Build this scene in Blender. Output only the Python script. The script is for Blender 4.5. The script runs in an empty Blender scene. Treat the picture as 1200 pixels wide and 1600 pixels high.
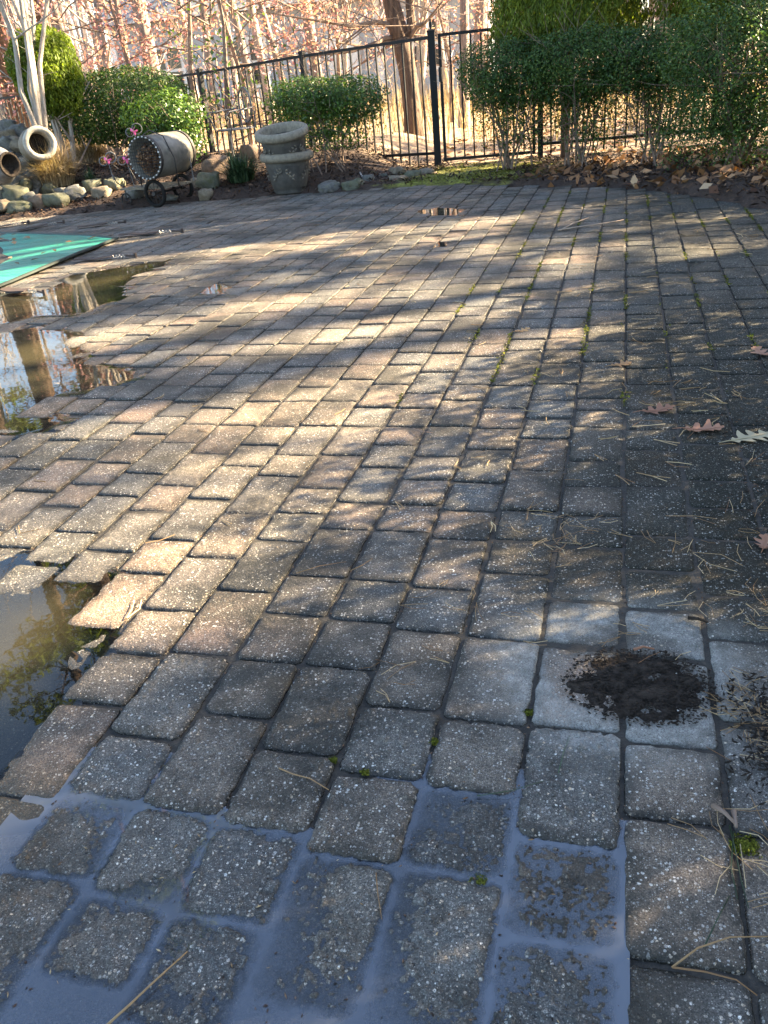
import bpy, math, random
import numpy as np
from mathutils import Vector, Matrix, noise as mnoise
C = bpy.context.scene.collection
PI = math.pi
R = random.Random(11)
G = np.random.default_rng(7)

# ------------------------------------------------------------------ camera, world, sun, exposure
CR = Vector((0.96494, 0.246806, -0.089317)); CU = Vector((-0.037952, 0.467916, 0.882958)); CW = Vector((-0.259712, 0.848612, -0.460878))
CAMH = 1.0; FPX = 1308.3
cd = bpy.data.cameras.new('camera'); cam = bpy.data.objects.new('camera', cd); C.objects.link(cam)
m = Matrix.Identity(4)
for i in range(3):
    m[i][0] = CR[i]; m[i][1] = CU[i]; m[i][2] = -CW[i]
m.translation = (0, 0, CAMH)
cam.matrix_world = m
cd.sensor_fit = 'VERTICAL'; cd.sensor_height = 36; cd.sensor_width = 27; cd.lens = 36*FPX/1600
cd.clip_start = .05; cd.clip_end = 600
sc = bpy.context.scene; sc.camera = cam
SUN_EL = math.radians(27); SUN_AZ = math.radians(60)          # azimuth from +Y towards +X
SD = Vector((math.sin(SUN_AZ)*math.cos(SUN_EL), math.cos(SUN_AZ)*math.cos(SUN_EL), math.sin(SUN_EL)))
w = bpy.data.worlds.new('World'); sc.world = w; w.use_nodes = True
wn = w.node_tree; bg = wn.nodes['Background']
sky = wn.nodes.new('ShaderNodeTexSky'); sky.sky_type = 'NISHITA'; sky.sun_disc = False
sky.sun_elevation = SUN_EL; sky.sun_rotation = SUN_AZ
sky.air_density = 1.0; sky.dust_density = 1.0; sky.ozone_density = .6
wn.links.new(sky.outputs[0], bg.inputs[0]); bg.inputs[1].default_value = .05
sl = bpy.data.lights.new('sun', 'SUN'); sl.energy = 5.0; sl.angle = math.radians(.53); sl.color = (1, .79, .50)
so = bpy.data.objects.new('sun', sl); C.objects.link(so); so.rotation_euler = SD.to_track_quat('Z', 'Y').to_euler(); so.location = (20, 15, 15)
sc.view_settings.view_transform = 'Standard'; sc.view_settings.look = 'None'
sc.view_settings.exposure = 3.7; sc.view_settings.gamma = 1; sc.view_settings.use_curve_mapping = False

# ------------------------------------------------------------------ helpers
def at(px, py, z=0.0):
    d = CW + CR*((px-600)/FPX) - CU*((py-800)/FPX)
    return Vector((0, 0, CAMH)) + d*((z-CAMH)/d.z)
def atd(px, py, dist):                                        # point on that line of sight at horizontal distance dist
    d = CW + CR*((px-600)/FPX) - CU*((py-800)/FPX)
    return Vector((0, 0, CAMH)) + d*(dist/math.hypot(d.x, d.y))
def project(x, y, z):
    v = Vector((x, y, z-CAMH)); c = v.dot(CW)
    return 600+FPX*v.dot(CR)/c, 800-FPX*v.dot(CU)/c, c
def sm(t):
    t = min(1, max(0, t)); return t*t*(3-2*t)
def tag(o, label=None, cat=None, group=None, kind=None):
    if label: o['label'] = label
    if cat: o['category'] = cat
    if group: o['group'] = group
    if kind: o['kind'] = kind
    return o
def empty(name, loc, rz=0, **k):
    o = bpy.data.objects.new(name, None); C.objects.link(o); o.location = loc; o.rotation_euler = (0, 0, rz); o.empty_display_size = .1
    return tag(o, **k)
def link(name, me, parent=None, **k):
    o = bpy.data.objects.new(name, me); C.objects.link(o)
    if parent is not None: o.parent = parent
    return tag(o, **k)
def mesh_np(name, V, F, mat, rnd=None, smooth=False, edge=None):
    V = np.asarray(V, np.float32); F = np.asarray(F, np.int32)
    me = bpy.data.meshes.new(name); k = F.shape[1]
    me.vertices.add(len(V)); me.vertices.foreach_set('co', V.ravel())
    me.loops.add(F.size); me.loops.foreach_set('vertex_index', F.ravel())
    me.polygons.add(len(F)); me.polygons.foreach_set('loop_start', np.arange(0, F.size, k, dtype=np.int32))
    me.polygons.foreach_set('loop_total', np.full(len(F), k, np.int32))
    if smooth: me.polygons.foreach_set('use_smooth', np.ones(len(F), bool))
    if rnd is not None:
        a = me.attributes.new('rnd', 'FLOAT', 'POINT'); a.data.foreach_set('value', np.asarray(rnd, np.float32))
    if edge is not None:
        a = me.attributes.new('edge', 'FLOAT', 'POINT'); a.data.foreach_set('value', np.asarray(edge, np.float32))
    me.materials.append(mat); me.update(calc_edges=True)
    return me
class MB:
    def __init__(s): s.v = []; s.f = []; s.r = []; s.cr = 0.5
    def add(s, vs, fs):
        b = len(s.v); s.v += [tuple(v) for v in vs]; s.f += [tuple(b+i for i in f) for f in fs]; s.r += [s.cr]*len(vs)
    def box(s, c, d, rot=None):
        x, y, z = d[0]/2, d[1]/2, d[2]/2
        vs = [Vector(p) for p in ((-x,-y,-z),(x,-y,-z),(x,y,-z),(-x,y,-z),(-x,-y,z),(x,-y,z),(x,y,z),(-x,y,z))]
        if rot is not None: vs = [rot @ v for v in vs]
        c = Vector(c)
        s.add([v+c for v in vs], [(0,3,2,1),(4,5,6,7),(0,1,5,4),(1,2,6,5),(2,3,7,6),(3,0,4,7)])
    def tube(s, pts, rad, n=6, cap=True, closed=False):
        pts = [Vector(p) for p in pts]
        if not hasattr(rad, '__len__'): rad = [rad]*len(pts)
        rings = []; prev = None; N = len(pts)
        for i, p in enumerate(pts):
            if closed: t = pts[(i+1) % N]-pts[i-1]
            else: t = pts[min(i+1, N-1)]-pts[max(i-1, 0)]
            if t.length < 1e-9: t = Vector((0, 0, 1))
            t.normalize()
            if prev is None:
                a = Vector((0, 0, 1)) if abs(t.z) < .9 else Vector((1, 0, 0)); u = t.cross(a).normalized()
            else:
                u = prev-t*prev.dot(t)
                u = u.normalized() if u.length > 1e-6 else t.orthogonal().normalized()
            prev = u; v = t.cross(u)
            rings.append([p+(u*math.cos(2*PI*k/n)+v*math.sin(2*PI*k/n))*rad[i] for k in range(n)])
        vs = [q for r_ in rings for q in r_]; fs = []
        for i in range(N-1 if not closed else N):
            a = i*n; b = ((i+1) % N)*n
            for k in range(n): fs.append((a+k, a+(k+1) % n, b+(k+1) % n, b+k))
        if cap and not closed:
            fs.append(tuple(range(n-1, -1, -1))); fs.append(tuple((N-1)*n+k for k in range(n)))
        s.add(vs, fs)
    def lathe(s, prof, n=24, M=None, wob=0):
        vs = []; fs = []
        for (r_, z) in prof:
            for k in range(n):
                a = 2*PI*k/n; p = Vector((r_*math.cos(a), r_*math.sin(a), z)); vs.append(M @ p if M else p)
        for i in range(len(prof)-1):
            for k in range(n): fs.append((i*n+k, i*n+(k+1) % n, (i+1)*n+(k+1) % n, (i+1)*n+k))
        s.add(vs, fs)
    def build(s, name, mat, parent=None, smooth=False, **k):
        me = bpy.data.meshes.new(name); me.from_pydata(s.v, [], s.f)
        a = me.attributes.new('rnd', 'FLOAT', 'POINT'); a.data.foreach_set('value', np.array(s.r, np.float32))
        me.materials.append(mat)
        if smooth: me.polygons.foreach_set('use_smooth', np.ones(len(me.polygons), bool))
        me.update()
        return link(name, me, parent, **k)

# ------------------------------------------------------------------ materials
def nodes(name):
    m = bpy.data.materials.new(name); m.use_nodes = True
    nt = m.node_tree; b = nt.nodes['Principled BSDF']
    return m, nt, b
def N(nt, t, **k):
    n = nt.nodes.new('ShaderNode'+t)
    for a, v in k.items():
        if a in n.inputs.keys() if isinstance(a, str) else False: n.inputs[a].default_value = v
        else: setattr(n, a, v)
    return n
def ramp(nt, src, stops, interp='LINEAR'):
    r = nt.nodes.new('ShaderNodeValToRGB'); r.color_ramp.interpolation = interp
    el = r.color_ramp.elements
    while len(el) < len(stops): el.new(.5)
    for e, (p, c) in zip(el, stops):
        e.position = p; e.color = (*c, 1) if hasattr(c, '__len__') else (c, c, c, 1)
    nt.links.new(src, r.inputs[0]); return r.outputs[0]
def mixc(nt, fac, a, b, mode='MIX'):
    n = nt.nodes.new('ShaderNodeMix'); n.data_type = 'RGBA'; n.blend_type = mode
    for s, v in ((n.inputs[0], fac), (n.inputs[6], a), (n.inputs[7], b)):
        if hasattr(v, 'is_output'): nt.links.new(v, s)
        elif hasattr(v, '__len__'): s.default_value = (*v, 1)
        else: s.default_value = v if s == n.inputs[0] else (v, v, v, 1)
    return n.outputs[2]
def mth(nt, op, a, b=None, c=None, clamp=False):
    n = nt.nodes.new('ShaderNodeMath'); n.operation = op; n.use_clamp = clamp
    for i, v in enumerate((a, b, c)):
        if v is None: continue
        if hasattr(v, 'is_output'): nt.links.new(v, n.inputs[i])
        else: n.inputs[i].default_value = v
    return n.outputs[0]
def pos(nt):
    g = nt.nodes.new('ShaderNodeNewGeometry'); return g.outputs['Position']
def objc(nt):
    g = nt.nodes.new('ShaderNodeTexCoord'); return g.outputs['Object']
def noise(nt, vec, scale, detail=4, rough=.55, dist=0):
    n = nt.nodes.new('ShaderNodeTexNoise'); n.inputs['Scale'].default_value = scale; n.inputs['Detail'].default_value = detail
    n.inputs['Roughness'].default_value = rough; n.inputs['Distortion'].default_value = dist
    nt.links.new(vec, n.inputs['Vector']); return n.outputs[0]
def voro(nt, vec, scale, rnd=1.0):
    n = nt.nodes.new('ShaderNodeTexVoronoi'); n.inputs['Scale'].default_value = scale; n.inputs['Randomness'].default_value = rnd
    nt.links.new(vec, n.inputs['Vector']); return n.outputs['Distance'], n.outputs['Color']
def bump(nt, b, h, strength, dist):
    n = nt.nodes.new('ShaderNodeBump'); n.inputs['Strength'].default_value = strength; n.inputs['Distance'].default_value = dist
    nt.links.new(h, n.inputs['Height']); nt.links.new(n.outputs[0], b.inputs['Normal'])
def attr(nt, name='rnd'):
    a = nt.nodes.new('ShaderNodeAttribute'); a.attribute_name = name; return a.outputs['Fac']
def simple(name, col, rough=.6, metal=0, var=.25, scale=20, bmp=.3, bd=.004, spec=.5, scl=None):
    m, nt, b = nodes(name); p = objc(nt)
    n = noise(nt, p, scale)
    c0 = tuple(c*(1-var) for c in col); c1 = tuple(min(1, c*(1+var)) for c in col)
    c = ramp(nt, n, [(.3, c0), (.7, c1)])
    nt.links.new(c, b.inputs['Base Color']); b.inputs['Roughness'].default_value = rough; b.inputs['Metallic'].default_value = metal
    b.inputs['Specular IOR Level'].default_value = spec
    if bmp: bump(nt, b, noise(nt, p, scale*3), bmp, bd)
    return m
def leafmat(name, stops, trans=.35, rough=.5, spec=.4):
    m, nt, b = nodes(name); c = ramp(nt, attr(nt), stops)
    nt.links.new(c, b.inputs['Base Color']); b.inputs['Roughness'].default_value = rough; b.inputs['Specular IOR Level'].default_value = spec
    if trans:
        t = nt.nodes.new('ShaderNodeBsdfTranslucent'); nt.links.new(mixc(nt, 1, c, (1.0, 1.0, .5), 'MULTIPLY'), t.inputs[0])
        mx = nt.nodes.new('ShaderNodeMixShader'); mx.inputs[0].default_value = trans
        nt.links.new(b.outputs[0], mx.inputs[1]); nt.links.new(t.outputs[0], mx.inputs[2])
        nt.links.new(mx.outputs[0], nt.nodes['Material Output'].inputs[0])
    return m

# paver: exposed aggregate concrete, colour by per-paver random value, damp
def paver_material():
    m, nt, b = nodes('tumbled_paver'); p = pos(nt)
    base = ramp(nt, attr(nt), [(0, (.085, .090, .092)), (.2, (.14, .142, .135)), (.4, (.17, .150, .122)), (.6, (.23, .165, .120)), (.75, (.18, .170, .150)), (.9, (.26, .175, .125)), (1, (.29, .21, .15))])
    big = noise(nt, p, 7, 5, .6)
    base = mixc(nt, ramp(nt, big, [(.35, 0), (.7, .65)]), base, (.05, .048, .044))
    base = mixc(nt, ramp(nt, noise(nt, p, 2.3, 6, .65), [(.47, 0), (.60, .80)]), base, (.030, .029, .025))
    base = mixc(nt, ramp(nt, noise(nt, p, 1.1, 3, .5), [(.4, 0), (.62, .35)]), base, (.24, .18, .125))
    base = mixc(nt, ramp(nt, noise(nt, p, 60, 4, .7), [(.35, .75), (.65, 0)]), base, mixc(nt, .5, base, (.03, .03, .03)))
    gr = mth(nt, 'MULTIPLY', attr(nt, 'edge'), ramp(nt, noise(nt, p, 28, 5, .7), [(.32, 0), (.62, 1)]))
    base = mixc(nt, mth(nt, 'MULTIPLY', gr, .9), base, (.024, .022, .018))
    # algae darkening where the hedge keeps the paving damp
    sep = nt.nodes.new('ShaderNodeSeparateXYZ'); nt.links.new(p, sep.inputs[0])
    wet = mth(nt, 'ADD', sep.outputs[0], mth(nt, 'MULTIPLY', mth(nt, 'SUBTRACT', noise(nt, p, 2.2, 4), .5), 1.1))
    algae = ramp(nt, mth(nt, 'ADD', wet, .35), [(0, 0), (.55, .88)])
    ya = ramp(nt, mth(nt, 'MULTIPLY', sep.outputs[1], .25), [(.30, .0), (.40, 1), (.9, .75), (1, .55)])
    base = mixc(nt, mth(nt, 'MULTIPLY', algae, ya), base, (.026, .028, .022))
    # speckles
    d, c = voro(nt, p, 190)
    sepc = nt.nodes.new('ShaderNodeSeparateColor'); nt.links.new(c, sepc.inputs[0])
    thr = mth(nt, 'MULTIPLY', sepc.outputs[0], .52)
    spk = mth(nt, 'MULTIPLY', mth(nt, 'LESS_THAN', d, thr), mth(nt, 'GREATER_THAN', sepc.outputs[1], .52))
    dens = ramp(nt, noise(nt, p, 14, 3), [(.33, .25), (.6, 1)])
    spk = mth(nt, 'MULTIPLY', spk, dens)
    scol = ramp(nt, sepc.outputs[2], [(0, (.62, .60, .55)), (.45, (.42, .40, .37)), (.7, (.55, .42, .28)), (1, (.75, .74, .70))])
    base = mixc(nt, spk, base, scol)
    d4, c4 = voro(nt, p, 620)
    sp4 = nt.nodes.new('ShaderNodeSeparateColor'); nt.links.new(c4, sp4.inputs[0])
    base = mixc(nt, 1, base, ramp(nt, sp4.outputs[0], [(0, .45), (.5, .95), (.8, 1.2), (1, 1.9)]), 'MULTIPLY')
    d2, c2 = voro(nt, p, 330)
    sp2 = nt.nodes.new('ShaderNodeSeparateColor'); nt.links.new(c2, sp2.inputs[0])
    s2 = mth(nt, 'MULTIPLY', mth(nt, 'LESS_THAN', d2, .3), mth(nt, 'GREATER_THAN', sp2.outputs[0], .66))
    base = mixc(nt, mth(nt, 'MULTIPLY', s2, .8), base, (.36, .34, .31))
    s3 = mth(nt, 'MULTIPLY', mth(nt, 'LESS_THAN', d2, .4), mth(nt, 'LESS_THAN', sp2.outputs[0], .2))
    base = mixc(nt, mth(nt, 'MULTIPLY', s3, .7), base, (.02, .02, .02))
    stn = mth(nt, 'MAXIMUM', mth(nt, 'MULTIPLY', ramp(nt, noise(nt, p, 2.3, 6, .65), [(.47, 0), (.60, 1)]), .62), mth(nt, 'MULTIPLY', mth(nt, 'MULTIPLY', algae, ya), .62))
    stn = mth(nt, 'MAXIMUM', stn, mth(nt, 'MULTIPLY', gr, .6))
    base = mixc(nt, stn, base, (.020, .020, .016))
    # pale cement bloom round the worn hole on the right
    v = nt.nodes.new('ShaderNodeVectorMath'); v.operation = 'DISTANCE'; nt.links.new(p, v.inputs[0]); v.inputs[1].default_value = (.03, 1.27, 0)
    dd = mth(nt, 'ADD', v.outputs['Value'], mth(nt, 'MULTIPLY', mth(nt, 'SUBTRACT', noise(nt, p, 18, 4), .5), .12))
    bloom = ramp(nt, dd, [(.0, .3), (.12, .3), (.145, .95), (.20, .85), (.225, .35), (.30, .0)])
    base = mixc(nt, mth(nt, 'MULTIPLY', bloom, ramp(nt, sp4.outputs[1], [(0, .25), (.5, .75), (1, 1)])), base, ramp(nt, noise(nt, p, 35, 4, .7), [(.3, (.16, .16, .145)), (.7, (.40, .39, .36))]))
    # stones at the water line are soaked: darker and glossier
    soak = mth(nt, 'MULTIPLY', mth(nt, 'SUBTRACT', mth(nt, 'ADD', -.0010, mth(nt, 'MULTIPLY', noise(nt, p, 25, 4), -.002)), sep.outputs[2]), 500, clamp=True)
    base = mixc(nt, soak, base, mixc(nt, 1, base, (.62, .60, .56), 'MULTIPLY'))
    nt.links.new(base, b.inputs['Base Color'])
    rg = mixc(nt, soak, ramp(nt, noise(nt, p, 3, 3), [(.35, .55), (.65, .85)]), .22)
    nt.links.new(rg, b.inputs['Roughness']); nt.links.new(ramp(nt, mth(nt, 'MULTIPLY', algae, ya), [(0, .35), (.8, .08)]), b.inputs['Specular IOR Level'])
    h = mth(nt, 'ADD', mth(nt, 'ADD', mth(nt, 'MULTIPLY', noise(nt, p, 220, 3, .7), 1.3), mth(nt, 'MULTIPLY', sp4.outputs[0], .35)), mth(nt, 'ADD', mth(nt, 'MULTIPLY', spk, .5), mth(nt, 'MULTIPLY', noise(nt, p, 55, 3, .6), 1.6)))
    bump(nt, b, h, .9, .0026)
    return m
M_PAVER = paver_material()
def sand_material():
    m, nt, b = nodes('joint_sand'); p = pos(nt)
    c = ramp(nt, noise(nt, p, 90, 4, .7), [(.35, (.012, .011, .009)), (.6, (.035, .03, .024)), (.8, (.07, .055, .04))])
    nt.links.new(c, b.inputs['Base Color']); b.inputs['Roughness'].default_value = .8; bump(nt, b, noise(nt, p, 300, 3), .8, .003)
    return m
M_SAND = sand_material()
def water_material(name, col, fac, rough=.015, rip=0.0):
    m, nt, b = nodes(name); p = pos(nt)
    b.inputs['Base Color'].default_value = (*col, 1); b.inputs['Roughness'].default_value = rough; b.inputs['IOR'].default_value = 1.33
    t = nt.nodes.new('ShaderNodeBsdfTransparent'); t.inputs[0].default_value = (.82, .8, .72, 1)
    mx = nt.nodes.new('ShaderNodeMixShader')
    n = mth(nt, 'MULTIPLY', attr(nt), fac, clamp=True)
    g = nt.nodes.new('ShaderNodeBsdfGlossy'); g.inputs['Roughness'].default_value = rough; g.inputs[0].default_value = (1, 1, 1, 1)
    fr = nt.nodes.new('ShaderNodeFresnel'); fr.inputs[0].default_value = 1.42
    df = nt.nodes.new('ShaderNodeBsdfDiffuse'); df.inputs[0].default_value = (*col, 1)
    nt.links.new(n, mx.inputs[0]); nt.links.new(t.outputs[0], mx.inputs[1]); nt.links.new(df.outputs[0], mx.inputs[2])
    m2 = nt.nodes.new('ShaderNodeMixShader'); nt.links.new(fr.outputs[0], m2.inputs[0]); nt.links.new(mx.outputs[0], m2.inputs[1]); nt.links.new(g.outputs[0], m2.inputs[2])
    nt.links.new(m2.outputs[0], nt.nodes['Material Output'].inputs[0])
    if rip:
        bp = nt.nodes.new('ShaderNodeBump'); bp.inputs['Strength'].default_value = rip; bp.inputs['Distance'].default_value = .002
        nt.links.new(noise(nt, p, 14, 2), bp.inputs['Height'])
        nt.links.new(bp.outputs[0], g.inputs['Normal']); nt.links.new(bp.outputs[0], fr.inputs['Normal'])
    return m
M_MILKY = water_material('milky_water', (.12, .135, .165), 1.0, .02)
M_CLEAR = water_material('clear_water', (.13, .115, .065), 1.0, .01, .10)
def ground_material():
    m, nt, b = nodes('ground_cover'); p = pos(nt)
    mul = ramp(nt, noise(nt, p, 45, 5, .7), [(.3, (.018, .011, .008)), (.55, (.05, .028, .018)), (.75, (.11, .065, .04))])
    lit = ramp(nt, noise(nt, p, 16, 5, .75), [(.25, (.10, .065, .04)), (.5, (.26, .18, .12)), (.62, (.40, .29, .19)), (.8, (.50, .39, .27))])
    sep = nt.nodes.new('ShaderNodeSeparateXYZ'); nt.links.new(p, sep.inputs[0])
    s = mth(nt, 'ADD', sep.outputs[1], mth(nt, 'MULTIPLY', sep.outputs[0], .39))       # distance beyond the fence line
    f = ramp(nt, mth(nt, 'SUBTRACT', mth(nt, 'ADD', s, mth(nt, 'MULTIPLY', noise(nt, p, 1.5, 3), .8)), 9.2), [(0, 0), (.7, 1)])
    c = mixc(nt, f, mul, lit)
    v = nt.nodes.new('ShaderNodeVectorMath'); v.operation = 'DISTANCE'; nt.links.new(p, v.inputs[0]); v.inputs[1].default_value = (-1.45, 9.2, 0)
    mo = ramp(nt, mth(nt, 'ADD', mth(nt, 'MULTIPLY', v.outputs['Value'], .5), mth(nt, 'MULTIPLY', mth(nt, 'SUBTRACT', noise(nt, p, 5, 5), .5), .9)), [(.30, 1), (.5, 0)])
    c = mixc(nt, mo, c, ramp(nt, noise(nt, p, 40, 4), [(.35, (.10, .10, .02)), (.65, (.30, .30, .045))]))
    nt.links.new(c, b.inputs['Base Color']); b.inputs['Roughness'].default_value = .9
    bump(nt, b, noise(nt, p, 60, 5, .7), 1, .02)
    return m
M_GROUND = ground_material()
def bark_material(name, c0, c1, c2):
    m, nt, b = nodes(name); p = objc(nt)
    mp = nt.nodes.new('ShaderNodeMapping'); mp.inputs['Scale'].default_value = (9, 9, 1.6); nt.links.new(p, mp.inputs[0])
    n = noise(nt, mp.outputs[0], 3, 6, .7)
    c = ramp(nt, n, [(.3, c0), (.5, c1), (.7, c2)])
    nt.links.new(c, b.inputs['Base Color']); b.inputs['Roughness'].default_value = .9; bump(nt, b, n, 1, .03)
    return m
M_BARK = bark_material('grey_bark', (.09, .072, .064), (.20, .165, .145), (.33, .285, .255))
M_BARKD = bark_material('brown_bark', (.035, .022, .016), (.10, .062, .042), (.19, .125, .085))
M_BARKP = bark_material('pale_bark', (.16, .13, .105), (.32, .275, .23), (.45, .40, .35))
M_TWIG = simple('twig_bark', (.17, .12, .09), .9, var=.4, bmp=0)
M_TWIGP = simple('pale_twig', (.33, .25, .19), .9, var=.3, bmp=0)
M_BOX = leafmat('boxwood_leaf', [(0, (.010, .022, .008)), (.5, (.026, .055, .014)), (.85, (.06, .11, .022)), (1, (.12, .17, .035))], .30, .42, .45)
M_BOXL = leafmat('bright_leaf', [(0, (.02, .045, .010)), (.5, (.06, .125, .018)), (.85, (.13, .22, .03)), (1, (.22, .30, .06))], .38, .4, .5)
M_HEDGE = leafmat('hedge_leaf', [(0, (.012, .030, .008)), (.45, (.038, .085, .018)), (.8, (.09, .15, .032)), (1, (.22, .26, .07))], .32, .45, .3)
M_ARB = leafmat('arborvitae_spray', [(0, (.04, .06, .008)), (.5, (.12, .17, .018)), (.85, (.20, .26, .03)), (1, (.28, .33, .045))], .48, .6, .3)
M_GLOBE = leafmat('globe_spray', [(0, (.05, .07, .010)), (.5, (.13, .19, .02)), (.85, (.22, .30, .03)), (1, (.34, .40, .05))], .5, .6, .3)
M_PINK = leafmat('pink_leaf', [(0, (.28, .11, .13)), (.5, (.46, .24, .27)), (1, (.60, .42, .43))], .45, .6, .2)
M_LITTER = leafmat('litter_leaf', [(0, (.07, .03, .015)), (.4, (.19, .09, .04)), (.7, (.34, .19, .10)), (1, (.50, .36, .22))], .15, .7, .3)
M_CHIP = leafmat('mulch_chip', [(0, (.012, .008, .006)), (.5, (.04, .022, .014)), (.85, (.10, .055, .032)), (1, (.22, .13, .08))], 0, .75, .3)
M_DRY = leafmat('dry_grass', [(0, (.16, .11, .06)), (.5, (.30, .22, .13)), (1, (.50, .40, .26))], .3, .7, .2)
M_STRAPL = leafmat('strap_leaf', [(0, (.015, .035, .015)), (.6, (.04, .08, .035)), (1, (.10, .15, .08))], .15, .35, .5)
M_MOSS = leafmat('moss', [(0, (.04, .045, .008)), (.5, (.10, .11, .015)), (1, (.26, .26, .04))], .2, .9, .1)
M_NEEDLE = leafmat('pine_needle', [(0, (.16, .08, .035)), (.5, (.36, .23, .11)), (1, (.55, .42, .24))], .1, .6, .3)
M_FENCE = simple('black_aluminium', (.005, .006, .008), .55, 0, .15, 30, .1, .001, .25)
M_IRON = simple('rusty_iron', (.028, .024, .022), .6, .3, .5, 50, .4, .002)
M_GIRON = simple('grey_cast_iron', (.12, .12, .125), .6, .2, .4, 40, .4, .002)
M_CLOTH = None
def cover_material():
    m, nt, b = nodes('teal_mesh_cover'); p = pos(nt)
    mp = nt.nodes.new('ShaderNodeMapping'); mp.inputs['Rotation'].default_value = (0, 0, .25); mp.inputs['Scale'].default_value = (.8, 5, 1); nt.links.new(p, mp.inputs[0])
    c = ramp(nt, noise(nt, mp.outputs[0], 1.5, 5, .6), [(.3, (.02, .17, .125)), (.55, (.035, .27, .20)), (.72, (.09, .40, .31))])
    c = mixc(nt, ramp(nt, noise(nt, p, 3.5, 6, .7), [(.5, 0), (.75, .55)]), c, (.10, .12, .07))
    wv = nt.nodes.new('ShaderNodeTexChecker'); wv.inputs['Scale'].default_value = 160; nt.links.new(p, wv.inputs[0])
    c = mixc(nt, mth(nt, 'MULTIPLY', wv.outputs['Fac'], .18), c, (.01, .10, .08))
    nt.links.new(c, b.inputs['Base Color']); b.inputs['Roughness'].default_value = .3
    bump(nt, b, noise(nt, mp.outputs[0], 3, 4, .6), .8, .06)
    return m
M_COVER = cover_material()
M_BIND = simple('black_binding', (.012, .02, .018), .6, bmp=.2)
M_STRAP = simple('brown_strap', (.035, .022, .018), .7, var=.4, bmp=.4)
M_BRASS = simple('dull_steel', (.35, .33, .3), .35, .9)
def rock_material(name, a, b2, mossy=.3):
    m, nt, b = nodes(name); p = objc(nt)
    c = ramp(nt, noise(nt, p, 6, 6, .65), [(.3, a), (.7, b2)])
    mo = ramp(nt, noise(nt, p, 4, 4), [(.5, 0), (.62, mossy)])
    c = mixc(nt, mo, c, (.09, .09, .025)); nt.links.new(c, b.inputs['Base Color']); b.inputs['Roughness'].default_value = .7
    bump(nt, b, noise(nt, p, 25, 5), .6, .02); return m
M_ROCK = [rock_material('grey_stone', (.05, .048, .044), (.17, .165, .15)), rock_material('tan_stone', (.09, .07, .045), (.25, .20, .14), .15), rock_material('mossy_stone', (.045, .048, .032), (.14, .14, .095), .5), rock_material('rust_stone', (.08, .052, .035), (.20, .13, .085), .1)]
def pot_material():
    m, nt, b = nodes('weathered_resin'); p = objc(nt)
    c = ramp(nt, noise(nt, p, 9, 6, .7), [(.3, (.030, .028, .025)), (.55, (.065, .060, .052)), (.75, (.12, .11, .09))])
    g = nt.nodes.new('ShaderNodeNewGeometry'); sp = nt.nodes.new('ShaderNodeSeparateXYZ'); nt.links.new(g.outputs['Normal'], sp.inputs[0])
    rim = attr(nt)
    c = mixc(nt, mth(nt, 'MULTIPLY', rim, ramp(nt, noise(nt, p, 30, 4, .7), [(.3, .35), (.6, .9)])), c, (.24, .205, .15))
    nt.links.new(c, b.inputs['Base Color']); b.inputs['Roughness'].default_value = .75; bump(nt, b, noise(nt, p, 40, 5), .5, .006); return m
M_POT = pot_material()
M_SOIL = simple('wet_soil', (.032, .025, .020), .9, var=.6, scale=60, bmp=1, bd=.01, spec=.15)
M_WHITE = simple('white_paint', (.72, .72, .70), .5, var=.05, bmp=0)
M_SIDING = simple('grey_siding', (.34, .38, .42), .6, var=.06, bmp=0)
M_ROOF = simple('slate_roof', (.16, .17, .19), .8, var=.2, bmp=0)
M_GLASS = simple('window_glass', (.03, .035, .04), .05, var=.1, bmp=0)

# ------------------------------------------------------------------ terrain outline
YB = [(-14, 8.7), (-6.34, 7.96), (-5.3, 8.12), (-4.38, 8.5), (-3.09, 8.56), (-1.63, 8.55), (-.96, 8.15), (.14, 7.5), (.58, 6.8), (.92, 6.12), (1.15, 5), (1.4, 4)]
XB = [(.3, .42), (1.1, .40), (1.5, .42), (1.9, .5), (2.5, .68), (3.5, .92), (5, 1.15), (6.12, .95)]
def hit(px, py):                                                # where that line of sight meets the terrain
    for k in range(60, 240):
        p = atd(px, py, k*.1)
        if p.z < gz(p.x, p.y): break
    p.z = gz(p.x, p.y); return p
def lerp(tab, x):
    if x <= tab[0][0]: return tab[0][1]
    for (a, b_), (c, d) in zip(tab, tab[1:]):
        if x <= c: return b_+(d-b_)*(x-a)/(c-a)
    return tab[-1][1]
def bed_d(x, y):                                               # >0 inside a planting bed
    return max(y-lerp(YB, x) if x < 1.2 else -1, (x-lerp(XB, y)) if y < 6.12 else (x-.95 if y > 6.9 and x > .95 else -1))
def gz(x, y):
    d = bed_d(x, y)
    if d <= 0: return -.06
    z = -.06+.09*sm(d/.14)
    if x < -2.3: z += .24*sm(d/1.7)*sm((-2.3-x)/.9)*(1-.6*sm((y-12)/3))
    if x > .3: z += .05*sm(d/.5)
    if x < -6.0 and y > 8: z += .15*sm((-6-x)/1.5)*sm(d/1)*(1-sm((y-12)/3))
    return z
xs = np.concatenate([-np.geomspace(220, 15, 14), np.arange(-14, 5, .11), np.geomspace(5.2, 220, 14)])
ys = np.concatenate([-np.geomspace(60, 1, 8), np.arange(-.5, 16, .11), np.geomspace(16.3, 260, 18)])
V = np.zeros((len(ys), len(xs), 3)); 
for j, y in enumerate(ys):
    for i, x in enumerate(xs):
        z = gz(x, y)
        if z > -.05: z += .02*mnoise.noise((x*3, y*3, 0))+.012*mnoise.noise((x*9, y*9, 3))
        V[j, i] = (x, y, z)
idx = np.arange(len(xs)*len(ys)).reshape(len(ys), len(xs))
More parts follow.
